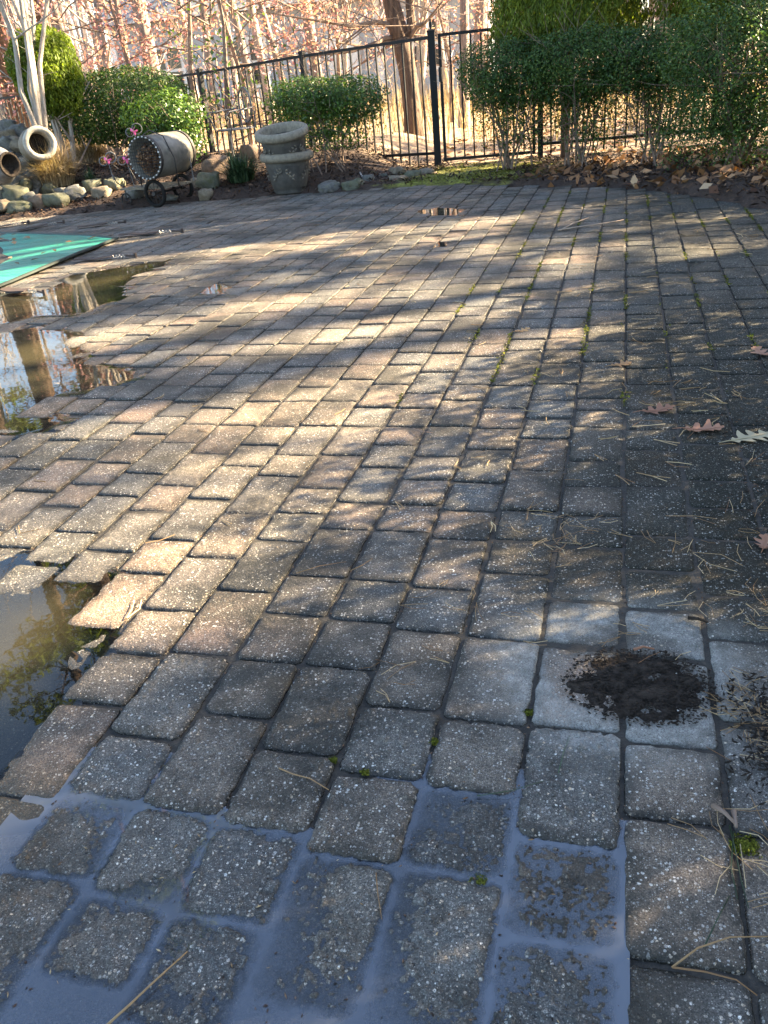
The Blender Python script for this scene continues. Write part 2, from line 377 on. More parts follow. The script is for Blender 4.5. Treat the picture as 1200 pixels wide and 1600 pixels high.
F = np.stack([idx[:-1, :-1], idx[:-1, 1:], idx[1:, 1:], idx[1:, :-1]], -1).reshape(-1, 4)
link('ground', mesh_np('ground', V.reshape(-1, 3), F, M_GROUND, smooth=True), kind='structure')

# ------------------------------------------------------------------ puddles: where the paving dips
def ipoly(pts, z=0):                                           # outline on the paving
    return [tuple(at(x, y, z)[:2]) for x, y in pts]
PUD = {
 'bottom': (ipoly([(-500, 1330), (0, 1295), (95, 1195), (240, 1205), (255, 1268), (330, 1300), (450, 1335), (560, 1335), (645, 1205), (700, 1222), (812, 1236), (832, 1300), (930, 1305), (972, 1335), (976, 1480), (1020, 1600), (1000, 1750), (-500, 1750)]), .0012),
 'left': (ipoly([(-200, 860), (0, 868), (110, 880), (178, 905), (165, 990), (110, 1080), (55, 1140), (0, 1185), (-200, 1260)]), .0035),
 'mid': (ipoly([(-260, 525), (0, 522), (60, 508), (130, 522), (140, 565), (235, 582), (160, 606), (95, 614), (60, 630), (105, 655), (50, 676), (-260, 690)]), .0045),
 'far': (ipoly([(60, 455), (105, 430), (160, 421), (272, 403), (205, 438), (190, 462), (135, 488), (60, 492), (-40, 515), (-200, 520), (-200, 470)]), .0045),
 'spot_a': (ipoly([(655, 328), (690, 324), (722, 327), (712, 335), (668, 336)]), .006),
 'spot_b': (ipoly([(322, 452), (340, 443), (358, 450), (345, 458), (326, 458)]), .006),
 'spot_c': (ipoly([(670, 382), (688, 376), (694, 384), (680, 387)]), .005),
}
def sdist(poly, x, y):                                         # signed distance, positive inside
    n = len(poly); ins = False; d2 = 1e9
    for i in range(n):
        ax, ay = poly[i]; bx, by = poly[(i+1) % n]
        ex, ey = bx-ax, by-ay; t = ((x-ax)*ex+(y-ay)*ey)/(ex*ex+ey*ey+1e-12); t = min(1, max(0, t))
        dx, dy = x-ax-t*ex, y-ay-t*ey; d2 = min(d2, dx*dx+dy*dy)
        if (ay > y) != (by > y) and x < (bx-ax)*(y-ay)/(by-ay)+ax: ins = not ins
    d = math.sqrt(d2); return d if ins else -d
def surf(x, y):                                                # height of the paving
    z = .0018*mnoise.noise((x*1.2, y*1.2, 5))
    for nm, (poly, dep) in PUD.items():
        s = sdist(poly, x, y); wd = .05 if nm == 'bottom' else .42
        z -= (dep+.004)*sm((s+wd*.45)/wd)
    return z
WZ = -.0042                                                    # water level

# ------------------------------------------------------------------ patio: pavers laid in straight courses
XL = [-2.01, -1.87, -1.733, -1.583, -1.442, -1.297, -1.151, -1.008, -.862, -.714, -.569, -.42, -.271, -.119, .035, .187, .34, .493]
while XL[-1] < 1.5: XL.append(XL[-1]+.152)
while XL[0] > -13: XL.insert(0, XL[0]-.1465)
J = {  # measured cross joints per course (course k runs from XL[k0+k])
 -13: [2.268], -12: [1.891, 2.117], -11: [1.579, 1.803, 1.949, 2.101], -10: [1.501, 1.666, 1.879, 2.034],
 -9: [1.583, 1.796, 1.959, 2.189, 2.417, 2.648], -8: [1.495, 1.652, 1.88, 2.101, 2.26, 2.415, 2.643],
 -7: [1.197, 1.355, 1.58, 1.808, 2.043, 2.188, 2.425, 2.65], -6: [.678, .83, .971, 1.211, 1.445, 1.674, 1.822, 1.972, 2.2, 2.429, 2.59],
 -5: [.535, .662, .825, 1.048, 1.208, 1.368, 1.522, 1.746, 1.893, 2.12, 2.279, 2.428, 2.587, 2.729, 2.964],
 -4: [.656, .814, .977, 1.207, 1.363, 1.521, 1.747, 1.891, 2.041, 2.205, 2.432, 2.667, 2.822, 2.991],
 -3: [.557, .785, .947, 1.111, 1.347, 1.507, 1.725, 1.87, 2.038, 2.262, 2.42, 2.591, 2.814, 3.055],
 -2: [.557, .787, .94, 1.1, 1.338, 1.582, 1.732, 1.882, 2.12, 2.345, 2.51, 2.67, 2.827, 3.059],
 -1: [.557, .706, .865, 1.105, 1.335, 1.492, 1.715, 1.867, 2.027, 2.187, 2.435, 2.579, 2.683, 2.839, 3.07, 3.326],
 0: [.475, .704, .929, 1.088, 1.32, 1.476, 1.629, 1.777, 2.035, 2.265, 2.42, 2.581, 2.819, 2.993, 3.156, 3.318],
 1: [.696, .925, 1.159, 1.389, 1.539, 1.773], 2: [.6, .83, 1.06, 1.22, 1.45]}
K0 = min(range(len(XL)), key=lambda i: abs(XL[i]-.035))
POOL = [(-3.95, 6.30), (-3.84, 4.65), (-3.80, 3.2), (-9, 3.0), (-12, 9.5), (-5.75, 7.14)]
def inpoly(poly, x, y): return sdist(poly, x, y) > 0
def vnoise(x, y, s, seed):                                     # vectorised value noise
    x = x*s+seed*17.3+500; y = y*s+seed*9.1+500
    xi = np.floor(x).astype(np.int64); yi = np.floor(y).astype(np.int64); xf = x-xi; yf = y-yi
    def h(a, b_):
        n = (a*374761393+b_*668265263+seed*1442695) & 0x7fffffff
        n = ((n ^ (n >> 13))*1274126177) & 0x7fffffff
        return ((n ^ (n >> 16)) & 0xffff)/65535.
    u = xf*xf*(3-2*xf); v = yf*yf*(3-2*yf)
    return (h(xi, yi)*(1-u)+h(xi+1, yi)*u)*(1-v)+(h(xi, yi+1)*(1-u)+h(xi+1, yi+1)*u)*v
pavers = []
for i in range(len(XL)-1):
    k = i-K0; xa, xb = XL[i], XL[i+1]; js = list(J.get(k, []))
    if not js: js = [2.0+R.uniform(0, .2)]
    while js[0] > .25: js.insert(0, js[0]-R.choice((.155, .232)))
    while js[-1] < 9.2: js.append(js[-1]+R.choice((.156, .156, .23, .232)))
    for a, b_ in zip(js, js[1:]):
        xc, yc = (xa+xb)/2, (a+b_)/2
        if bed_d(xc, yc) > .04: continue
        if yc > 2.9 and xc < -3.9 and sdist(POOL, xc, yc) > .35: continue
        px, py, c = project(xc, yc, 0)
        if c < .2 or px < -420 or px > 1330 or py > 1900: continue
        size = (FPX/c)**2*(b_-a)*.15*abs(1/math.hypot(xc, yc, 1))
        vis = -40 < px < 1240 and py < 1660
        pavers.append([size if vis else 0, xc, yc, xb-xa, b_-a, k])
pavers.sort(key=lambda t: -t[0])


# sand bed as a sheet that stops at the beds' edge
xs2 = np.arange(-9, 1.6, .15); ys2 = np.arange(-.4, 8.7, .15); vs = []; fs = []
patio = MB(); vid = {}
for i in range(len(xs2)-1):
    for j in range(len(ys2)-1):
        if bed_d(xs2[i]+.07, ys2[j]+.07) > .05: continue
        q = []
        for (a, b_) in ((i, j), (i+1, j), (i+1, j+1), (i, j+1)):
            if (a, b_) not in vid:
                vid[a, b_] = len(patio.v); x, y = xs2[a], ys2[b_]; patio.v.append((x, y, surf(x, y)-.0070+.003*mnoise.noise((x*5, y*5, 0))+.0030*sm((x+.35)/.4)*sm((y-1.0)/.4)*(1-sm((y-2.4)/.7))-.0012*sm((y-2.6)/.8))); patio.r.append(.5)
            q.append(vid[a, b_])
        patio.f.append(tuple(q))
patio = patio.build('patio', M_SAND, kind='structure')

def rr_outline(hw, hl, r, n):                                  # rounded rectangle, n points
    pts = []; per = n//4
    for c, (sx, sy) in enumerate(((1, 1), (-1, 1), (-1, -1), (1, -1))):
        a0 = c*PI/2
        for t in range(per):
            a = a0+(t/(per-1))*PI/2 if per > 1 else a0+PI/4
            pts.append((sx*(hw-r)+r*math.cos(a), sy*(hl-r)+r*math.sin(a)))
    return pts
def densify(o):
    out = []
    for a, b_ in zip(o, o[1:]+o[:1]):
        L = math.dist(a, b_); k = max(1, int(L/.009))
        out += [(a[0]+(b_[0]-a[0])*i/k, a[1]+(b_[1]-a[1])*i/k) for i in range(k)]
    return out
EDGE = []
def ring_paver(xc, yc, wx, ly, n, rings, seed, jit, tint):
    rr = random.Random(seed); g = rr.uniform(.004, .0065) if abs(xc) < 3 else .005
    hw = wx/2-g/2-.0005; hl = ly/2-g/2-.0005
    o = rr_outline(hw, hl, rr.uniform(.009, .017), n)
    if n > 20: o = densify(o)
    n = len(o)
    z0 = surf(xc, yc)+rr.gauss(0, .0011); sx = (surf(xc+.05, yc)-surf(xc-.05, yc))/.1*.8+rr.gauss(0, .012); sy = (surf(xc, yc+.05)-surf(xc, yc-.05))/.1*.8+rr.gauss(0, .012)
    dx, dy = rr.gauss(0, jit*.6), rr.gauss(0, jit*.6); rot = rr.gauss(0, .008)
    c_, s_ = math.cos(rot), math.sin(rot); nz = [jit*(1.5*mnoise.noise((seed*.37+x*30, y*30, 1))+1.3*mnoise.noise((seed*.37+x*90, y*90, 5))) for x, y in o] if n > 20 else [rr.uniform(-jit, jit) for _ in o]
    vs = []
    for (ins, dz) in rings:
        for (x, y), e in zip(o, nz):
            L = math.hypot(x, y); f = max(0, (L-ins+e*(1 if ins < .02 else 0))/L) if ins < .5 else 1-ins+.5
            x2, y2 = x*f, y*f
            vs.append((xc+dx+x2*c_-y2*s_, yc+dy+x2*s_+y2*c_, z0+dz+x2*sx+y2*sy+(.0016*mnoise.noise(((xc+x2)*45, (yc+y2)*45, 3)) if n > 20 and dz > -.04 else 0)))
    fs = []
    for i in range(len(rings)-1):
        for k in range(n): fs.append((i*n+k, i*n+(k+1) % n, (i+1)*n+(k+1) % n, (i+1)*n+k))
    ed = [(1.0 if ins < .008 else .45 if ins < .02 else 0.0) for (ins, dz) in rings for _ in o]+[0.0]
    vs.append((xc+dx, yc+dy, z0+.0004)); last = (len(rings)-1)*n
    for k in range(n): fs.append((last+k, last+(k+1) % n, len(vs)-1))
    EDGE[:] = ed
    return vs, fs
def fine_height(X, Y, xc, yc, wx, ly, seed):
    rr = random.Random(seed); hw = wx/2-.0024; hl = ly/2-.0024; x = X-xc; y = Y-yc; rc = .022
    rx = np.maximum(0, np.abs(x)-(hw-rc)); ry = np.maximum(0, np.abs(y)-(hl-rc)); d = np.hypot(rx, ry)/rc
    d = d+(vnoise(X, Y, 60, 3)-.5)*.30*(d > .2)+(vnoise(X, Y, 160, 13)-.5)*.22*(d > .2)
    z = .0008-.0055*np.clip(d, 0, 1.15)**3.2-np.where(d > 1.0, np.minimum(.05, (d-1.0)*.30), 0)
    z += .0016*(1-(x/hw)**2)*(1-(y/hl)**2)
    wet = 1.0 if xc > -.13 else .75
    z += (vnoise(X, Y, 22, 1)-.5)*.0026+(vnoise(X, Y, 70, 2)-.5)*.0018*wet+(vnoise(X, Y, 190, 4)-.5)*.0022*wet
    pk = vnoise(X, Y, 210, 6); z += np.where(pk > .74, (pk-.74)*.016*wet, 0)
    pk = vnoise(X, Y, 95, 8); z += np.where(pk > .80, (pk-.80)*.032*wet, 0)
    z += surf(xc, yc)+rr.gauss(0, .0008)+x*rr.gauss(0, .012)+y*rr.gauss(0, .012)
    return z
def fine_paver(xc, yc, wx, ly, seed):                          # stones under the near puddle: real pitted relief
    hw = wx/2-.0012; hl = ly/2-.0012; st = .0021; nx = int(2*hw/st); ny = int(2*hl/st)
    u, v = np.meshgrid(np.linspace(-1, 1, nx), np.linspace(-1, 1, ny)); X = xc+u*hw; Y = yc+v*hl
    z = fine_height(X, Y, xc, yc, wx, ly, seed); z = np.where(np.maximum(np.abs(u), np.abs(v)) > .999, z-.03, z)
    I = np.arange(nx*ny).reshape(ny, nx)
    return np.stack([X, Y, z], -1).reshape(-1, 3), np.stack([I[:-1, :-1], I[:-1, 1:], I[1:, 1:], I[1:, :-1]], -1).reshape(-1, 4)
FINE = []
near_rings = [(0, -.05), (0, -.0085), (.0022, -.0036), (.006, -.0013), (.016, -.0002), (.040, .0003)]
far_rings = [(0, -.02), (.0, -.006), (.006, -.0005)]
rest = MB(); rest_e = []
for n_, (size, xc, yc, wx, ly, k) in enumerate(pavers):
    seed = int(xc*1000)*7919+int(yc*1000); tint = random.Random(seed+5).random()
    if k >= 1 and yc > 2: tint *= .5
    if n_ < 300:
        if yc < 1.12 and xc < .10 and xc > -.9:
            P, Fq = fine_paver(xc, yc, wx, ly, seed); FINE.append((xc, yc, wx, ly, seed))
            ex = np.maximum(np.abs(P[:, 0]-xc)/(wx/2), 0); ey = np.abs(P[:, 1]-yc)/(ly/2); me = mesh_np('paver', P, Fq, M_PAVER, np.full(len(P), tint*.55), True, edge=np.clip((np.maximum(ex, ey)-.75)/.25, 0, 1))
        else:
            vs, fs = ring_paver(xc, yc, wx, ly, 24 if n_ < 140 else 16, near_rings, seed, .0022, tint)
            b_ = MB(); b_.cr = tint; b_.add(vs, fs)
            me = bpy.data.meshes.new('paver'); me.from_pydata(b_.v, [], b_.f)
            a_ = me.attributes.new('rnd', 'FLOAT', 'POINT'); a_.data.foreach_set('value', np.full(len(b_.v), tint, np.float32))
            a_ = me.attributes.new('edge', 'FLOAT', 'POINT'); a_.data.foreach_set('value', np.array(EDGE, np.float32))
            me.materials.append(M_PAVER); me.polygons.foreach_set('use_smooth', np.ones(len(me.polygons), bool)); me.update()
        link('paver', me, patio)
    else:
        vs, fs = ring_paver(xc, yc, wx, ly, 12 if yc < 4.5 else 8, far_rings, seed, .002, tint)
        rest.cr = tint; rest.add(vs, fs); rest_e += EDGE
ro = rest.build('paver', M_PAVER, patio, smooth=False, kind='stuff'); a_ = ro.data.attributes.new('edge', 'FLOAT', 'POINT'); a_.data.foreach_set('value', np.array(rest_e, np.float32)*.5)

for nm, (poly, dep) in PUD.items():
    xs_ = [p[0] for p in poly]; ys_ = [p[1] for p in poly]; mg = .06; near_ = nm == 'bottom'
    st = .0035 if near_ else (.04 if nm in ('mid', 'far') else .02)
    gx = np.arange(-.92, .048, st) if near_ else np.arange(max(-5, min(xs_)-mg), max(xs_)+mg, st)
    gy = np.arange(.38, max(ys_)+mg, st) if near_ else np.arange(min(ys_)-mg, max(ys_)+mg, st)
    X, Y = np.meshgrid(gx, gy); cs = max(1, int(.03/st)); ci, cj = np.arange(0, len(gy), cs), np.arange(0, len(gx), cs)
    low = np.array([[sdist(poly, gx[j], gy[i]) for j in cj] for i in ci]); ls = np.array([[surf(gx[j], gy[i]) for j in cj] for i in ci])
    def up(A): 
        A1 = np.array([np.interp(gx, gx[cj], r_) for r_ in A]); return np.array([np.interp(gy, gy[ci], A1[:, k]) for k in range(A1.shape[1])]).T
    SG = up(low); H = up(ls)
    if near_:
        H = H-.009
        for (xc, yc, wx, ly, seed) in FINE:
            mk = (np.abs(X-xc) < wx/2) & (np.abs(Y-yc) < ly/2)
            if mk.any(): H[mk] = np.maximum(fine_height(X[mk], Y[mk], xc, yc, wx, ly, seed), H[mk])
        D = np.clip(WZ-H, 0, 1); op = .17+.54*(1-np.exp(-D/.0045))+.20*(vnoise(X, Y, 9, 5)-.5)+.16*np.clip((X+.16)/.06, 0, 1)+.25*np.clip((-.40-X)/.15, 0, 1)*np.clip((Y-.72)/.08, 0, 1)
    else: op = np.clip(.03+(WZ-H)*70, 0, .26)
    Z = np.where(SG > -mg*.9, WZ, WZ-.03); I = np.arange(X.size).reshape(X.shape)
    F = np.stack([I[:-1, :-1], I[:-1, 1:], I[1:, 1:], I[1:, :-1]], -1).reshape(-1, 4); P = np.stack([X, Y, Z], -1).reshape(-1, 3)
    keep = P[F][:, :, 2].max(1) > WZ-.02
    link('puddle', mesh_np('puddle', P, F[keep], M_MILKY if near_ else M_CLEAR, np.clip(op, 0, .92).ravel()), kind='structure')

# ------------------------------------------------------------------ plant builders
def unit(n):
    v = G.normal(size=(n, 3)); return v/np.linalg.norm(v, axis=1, keepdims=True)
def blob(n, c, rad, power=2.5, shell=.35, lump=.22, freq=1.6, seed=0, cut=None, gap=0.0):
    """points in the outer shell of a lumpy superellipsoid"""
    out = []; c = np.array(c); rad = np.array(rad)
    d = unit(int(n*1.6)+50)
    s = (np.abs(d)**power).sum(1)**(-1/power)
    ln = np.array([mnoise.noise(Vector(q)*freq+Vector((seed*3.1, 0, 0)))+.6*mnoise.noise(Vector(q)*freq*3.3+Vector((seed*1.7, 4, 0))) for q in d])
    r = s*(1+lump*ln)*(1-shell*G.random(len(d))**1.6)
    P = c+d*rad*r[:, None]
    if gap:
        keep = np.array([mnoise.noise(Vector(q)*5+Vector((seed, 9, 2))) > -1+gap*1.6 for q in P]); P = P[keep]; d = d[keep]
    if cut is not None:
        k = cut(P); P = P[k]; d = d[k]
    return P[:n], d[:n]
def leaves(P, out, size, asp=.55, up=.3, spread=.9, var=.35, fr=4.0, long_dir=None):
    """one small folded quad per leaf"""
    n = len(P); nrm = out*.8+unit(n)*spread+np.array([0, 0, up]); nrm /= np.linalg.norm(nrm, axis=1, keepdims=True)
    t = unit(n) if long_dir is None else unit(n)*.45+np.array(long_dir)
    t -= nrm*(t*nrm).sum(1, keepdims=True); t /= np.linalg.norm(t, axis=1, keepdims=True)
    b = np.cross(nrm, t); s = (size*(1+var*(G.random(n)*2-1)))[:, None]
    V = np.stack([P-t*s*.5, P+b*s*asp*.5+nrm*s*.06, P+t*s*.5, P-b*s*asp*.5+nrm*s*.06], 1).reshape(-1, 3)
    F = np.arange(4*n).reshape(n, 4)
    cl = np.array([mnoise.noise(Vector(q)*fr) for q in P])
    r = np.clip(.48+.30*cl+G.normal(size=n)*.2, 0, 1)
    return V, F, np.repeat(r, 4)
def foliage(name, V, F, r, mat, parent, kind=None):
    return link(name, mesh_np(name, V, F, mat, r), parent, kind=kind)
def local(P, o): return np.asarray(P)-np.array(o.location)
def stems(mb, base, tops, r0, wig=.04, n=5, sides=5, rr=R):
    for t in tops:
        b = Vector(base); t = Vector(t); pts = []
        for i in range(n+1):
            f = i/n; p = b.lerp(t, f)+Vector((rr.gauss(0, wig), rr.gauss(0, wig), 0))*math.sin(f*PI)*1.2
            pts.append(p)
        mb.tube(pts, [r0*(1-.65*i/n) for i in range(n+1)], sides)
def branch(mb, p, d, L, r, depth, rr, bend=.25, tips=None, sides=5, up=.12, kids=(2, 4)):
    n = 4; pts = [p.copy()]; dd = d.copy()
    for i in range(n):
        dd = (dd+Vector((rr.gauss(0, bend), rr.gauss(0, bend), rr.gauss(0, bend)+up))*.5).normalized(); pts.append(pts[-1]+dd*L/n)
    mb.tube(pts, [r*(1-.7*i/n) for i in range(n+1)], max(3, sides), cap=False)
    if tips is not None and depth <= 1: tips += [q.copy() for q in pts[1:]]
    if depth > 0:
        for _ in range(rr.randint(*kids)):
            f = rr.uniform(.3, 1); i = min(n-1, int(f*n)); q = pts[i].lerp(pts[i+1], f*n-i)
            a = Vector((rr.gauss(0, 1), rr.gauss(0, 1), rr.gauss(.2, .6))).normalized()
            branch(mb, q, (dd*.7+a*.9).normalized(), L*rr.uniform(.45, .7), r*(1-.7*f)*.7+.001, depth-1, rr, bend, tips, sides-1, up, kids)

# ------------------------------------------------------------------ fence and gate
FT = [Vector((-2.06, 10.14, 1.31)), Vector((-3.75, 10.8, 1.285)), Vector((-5.44, 11.49, 1.235))]
dF = (FT[2]-FT[1]); FT += [FT[2]+dF*1.02, FT[2]+dF*2.04, FT[2]+dF*3.05]
for q in FT[3:]: q.z = 1.22
def picket_run(root, A, B, zt, zb=.05, rails=(0, 1.15), n=15, name='picket', r=.0085):
    u = (B-A); L = u.length; u.normalize(); rot = Matrix.Rotation(math.atan2(u.y, u.x), 3, 'Z'); mid = (A+B)/2; base = Vector(root.location)
    za, zb_ = zt
    for h in rails:
        mb = MB(); pa = Vector((A.x, A.y, za-h if h < .5 else za-h)); pb = Vector((B.x, B.y, zb_-h)); w = .018
        d = rot @ Vector((0, w, 0)); 
        ps = [pa-d+Vector((0, 0, -.014)), pb-d+Vector((0, 0, -.014)), pb+d+Vector((0, 0, -.014)), pa+d+Vector((0, 0, -.014))]
        ps += [p+Vector((0, 0, .03)) for p in ps]
        mb.add([p-base for p in ps], [(0, 3, 2, 1), (4, 5, 6, 7), (0, 1, 5, 4), (1, 2, 6, 5), (2, 3, 7, 6), (3, 0, 4, 7)])
        mb.build('rail', M_FENCE, root)
    for i in range(1, n+1):
        f = i/(n+1); p = A.lerp(B, f); z1 = za+(zb_-za)*f; mb = MB()
        mb.box((p.x-base.x, p.y-base.y, (z1-.016+zb)/2-base.z), (r*2, r*2, z1-.016-zb), rot); mb.build(name, M_FENCE, root)
def post(root, P, z, wd=.055, zb=-.05, cap=True, rz=0):
    base = Vector(root.location); mb = MB(); rot = Matrix.Rotation(rz, 3, 'Z')
    mb.box((P.x-base.x, P.y-base.y, (z+zb)/2-base.z), (wd, wd, z-zb), rot); po = mb.build('post', M_FENCE, root)
    mb = MB(); h = wd/2+.006; x, y, zz = P.x-base.x, P.y-base.y, z-base.z
    vs = [(-h, -h, 0), (h, -h, 0), (h, h, 0), (-h, h, 0), (-h, -h, .016), (h, -h, .016), (h, h, .016), (-h, h, .016), (0, 0, .034)]
    mb.add([rot @ Vector(v)+Vector((x, y, zz)) for v in vs], [(0, 3, 2, 1), (0, 1, 5, 4), (1, 2, 6, 5), (2, 3, 7, 6), (3, 0, 4, 7), (4, 5, 8), (5, 6, 8), (6, 7, 8), (7, 4, 8)])
    mb.build('post_cap', M_FENCE, po)
    return po
fl = empty('metal_fence', (-3.7, 10.8, 0), label='black metal picket fence left of the gate, running behind the clipped shrubs', cat='fence')
rzF = math.atan2(dF.y, dF.x)
for a, b_ in zip(FT, FT[1:]):
    picket_run(fl, a, b_, (a.z, b_.z), zb=.02, n=14)
for q in FT[1:]: post(fl, q, q.z+.03, .058, rz=rzF)
GE = Vector((-1.05, 10.28, 1.32))
ga = empty('metal_gate', (-2.0, 10.15, 0), label='black metal picket gate hung on the tall gatepost, mossy ground in front', cat='gate')
gp = post(ga, FT[0]+Vector((.02, 0, 0)), 1.36, .075, rz=.15)
mb = MB(); mb.tube([(FT[0].x+2.0+.02, FT[0].y-10.15, 1.37), (FT[0].x+2.02, FT[0].y-10.15, 1.48)], .012, 8); mb.box((FT[0].x+2.02, FT[0].y-10.15, 1.43), (.03, .03, .05)); mb.build('latch_pull', M_FENCE, gp)
G0 = Vector((-1.955, 10.155, 1.325))
g1 = Vector((-.97, 10.29, 1.325))
picket_run(ga, G0, g1, (1.325, 1.325), zb=.07, rails=(0, 1.24), n=8)
for q in (G0, g1):
    mb = MB(); mb.box((q.x+2.0, q.y-10.15, .70), (.032, .032, 1.27), Matrix.Rotation(.136, 3, 'Z')); mb.build('gate_stile', M_FENCE, ga)
mb = MB(); mb.box((G0.x+2.0+.0, G0.y-10.19, .95), (.03, .05, .14)); mb.build('latch', M_FENCE, ga)
for zz in (.3, 1.15):
    mb = MB(); mb.box((g1.x+2.03, g1.y-10.17, zz), (.05, .03, .06)); mb.build('hinge', M_FENCE, ga)
fr_ = empty('metal_fence', (.3, 10.5, 0), label='black metal picket fence right of the gate, half hidden behind the tall hedge', cat='fence')
RP = [Vector((-.9, 10.30, 1.31)), Vector((.93, 10.55, 1.31)), Vector((2.75, 10.8, 1.31)), Vector((4.5, 11.05, 1.31))]
for a, b_ in zip(RP, RP[1:]): picket_run(fr_, a, b_, (a.z, b_.z), zb=.05, n=15)
for q in RP: post(fr_, q, q.z+.03, .058, rz=.13)

# ------------------------------------------------------------------ clipped hedge and evergreens on the right
def shrub(name, loc, label, cat, blobs, mat, leaf, stemtops, r0, n_under=0, group=None, asp=.55, twigmat=None, up=.3, long_dir=None, base_sp=.1, gap=.25):
    o = empty(name, loc, label=label, cat=cat, group=group)
    Vs, Fs, Rs, off = [], [], [], 0
    for i, (c, rad, n, lump, shell, pw) in enumerate(blobs):
        P, d = blob(n, c, rad, pw, shell, lump, 1.8, i+hash(label) % 7 if False else i+len(label), gap=gap)
        V, F, r = leaves(P, d, leaf, asp, up, long_dir=long_dir)
        Vs.append(V); Fs.append(F+off); Rs.append(r); off += len(V)
    V = np.concatenate(Vs)-np.array(loc); foliage('foliage', V, np.concatenate(Fs), np.concatenate(Rs), mat, o)
    mb = MB(); rr = random.Random(len(label))
    for t in stemtops:
        t = Vector(t)-Vector(loc); b = Vector((rr.gauss(0, base_sp), rr.gauss(0, base_sp), -.05))
        d = (t-b); branch(mb, b, d.normalized(), d.length, r0*rr.uniform(.6, 1.1), 2, rr, .14, None, 5, .02, (2, 3))
    if mb.v: mb.build('stem', twigmat or M_TWIG, o)
    return o
def tops(c, rad, n, seed, zf=.4):
    rr = random.Random(seed); return [(c[0]+rr.uniform(-1, 1)*rad[0]*.8, c[1]+rr.uniform(-1, 1)*rad[1]*.8, c[2]+rr.uniform(-.2, zf)*rad[2]) for _ in range(n)]
h1 = at(800, 272); h2 = at(900, 280); h3 = at(985, 285)
for (hx, hy), lab, sd, w_ in (((-1.10, 9.25), 'dark clipped boxwood at the hedge\'s left end beside the gate, bare stems below', 1, .46), ((-.40, 9.05), 'dark clipped boxwood in the middle of the hedge in front of the evergreens', 2, .50), ((.28, 8.80), 'dark clipped boxwood thinning at the bottom, right of the hedge middle', 3, .50)):
    z0 = gz(hx, hy); c = (hx, hy, z0+.88)
    shrub('boxwood', (hx, hy, z0), lab, 'hedge bush', [(c, (w_, .42, .29), 19000, .32, .55, 2.8), ((hx, hy, z0+.58), (w_*.9, .36, .26), 3500, .35, .8, 2.2), ((hx+.1, hy-.1, z0+.3), (w_*.8, .3, .2), 1100, .4, .9, 2)], M_HEDGE, .024,
          tops(c, (w_, .35, .2), 13, sd), .013, group='clipped boxwoods of the right hedge')
for (hx, hy), lab, sd, w_, zc, hz_ in (((.92, 7.95), 'tall loose dark boxwood with bare twiggy lower branches near the paving corner', 4, .62, .74, .50), ((1.75, 7.3), 'largest boxwood bulging to the right edge of the picture, oak leaves below', 5, .66, .68, .58), ((2.5, 6.3), 'boxwood beyond the right edge of the hedge', 6, .6, .6, .6)):
    z0 = gz(hx, hy); c = (hx, hy, z0+zc)
    shrub('boxwood', (hx, hy, z0), lab, 'hedge bush', [(c, (w_, .5, hz_), 26000, .34, .6, 2.3), ((hx-.1, hy-.1, z0+.28), (w_*1.0, .46, .34), 5000 if sd == 4 else 15000, .35, .9, 2.2)], M_HEDGE, .024,
          tops(c, (w_, .4, hz_), 16, sd), .014, group='loose boxwoods of the right hedge')
def arbor(x, y, h, r, n, lab, z_low=.95, seed=1):
    o = empty('arborvitae', (x, y, gz(x, y)), label=lab, cat='evergreen', group='arborvitae behind the hedge')
    # foliage in vertical fans
    rr = np.random.default_rng(seed); a = rr.random(n)*2*PI; f = np.where(rr.random(n) < .62, rr.random(n)*min(1, 1.3/(h-z_low)), rr.random(n)); z = z_low+(h-z_low)*f
    rad = r*(np.clip((f+.02)/.10, 0, 1)**.5)*(1-f)**.55*(1+.0*f)
    lump = np.array([mnoise.noise(Vector((math.cos(t)*2.2, math.sin(t)*2.2, q*1.5+seed))) +.5*mnoise.noise(Vector((math.cos(t)*6, math.sin(t)*6, q*5+seed))) for t, q in zip(a, z)])
    rad = rad*(1+.22*lump)*(1-.45*rr.random(n)**2)
    P = np.stack([np.cos(a)*rad, np.sin(a)*rad, z], 1); d = np.stack([np.cos(a), np.sin(a), a*0], 1)
    V, F, rnd = leaves(P, d, np.where(z < z_low+1.3, .040, .085) if n > 20000 else .10, .38, .0, .6, .4, 3, long_dir=(0, 0, -1.2))
    foliage('foliage', V, F, rnd, M_ARB, o)
    mb = MB(); mb.tube([(0, 0, -.1), (.02, 0, .6), (0, .02, 1.4), (0, 0, h*.8)], [.045, .04, .035, .01], 8); mb.build('trunk', M_BARKD, o)
    return o
arbor(-.62, 10.0+.0, 4.2, .82, 80000, 'left arborvitae rising above the hedge beside the gate', .98, 1)
arbor(1.02, 9.9, 4.4, .80, 80000, 'second arborvitae behind the taller part of the hedge', .92, 2)
arbor(2.55, 9.4, 4.3, .85, 50000, 'third arborvitae at the top right corner', .8, 3)
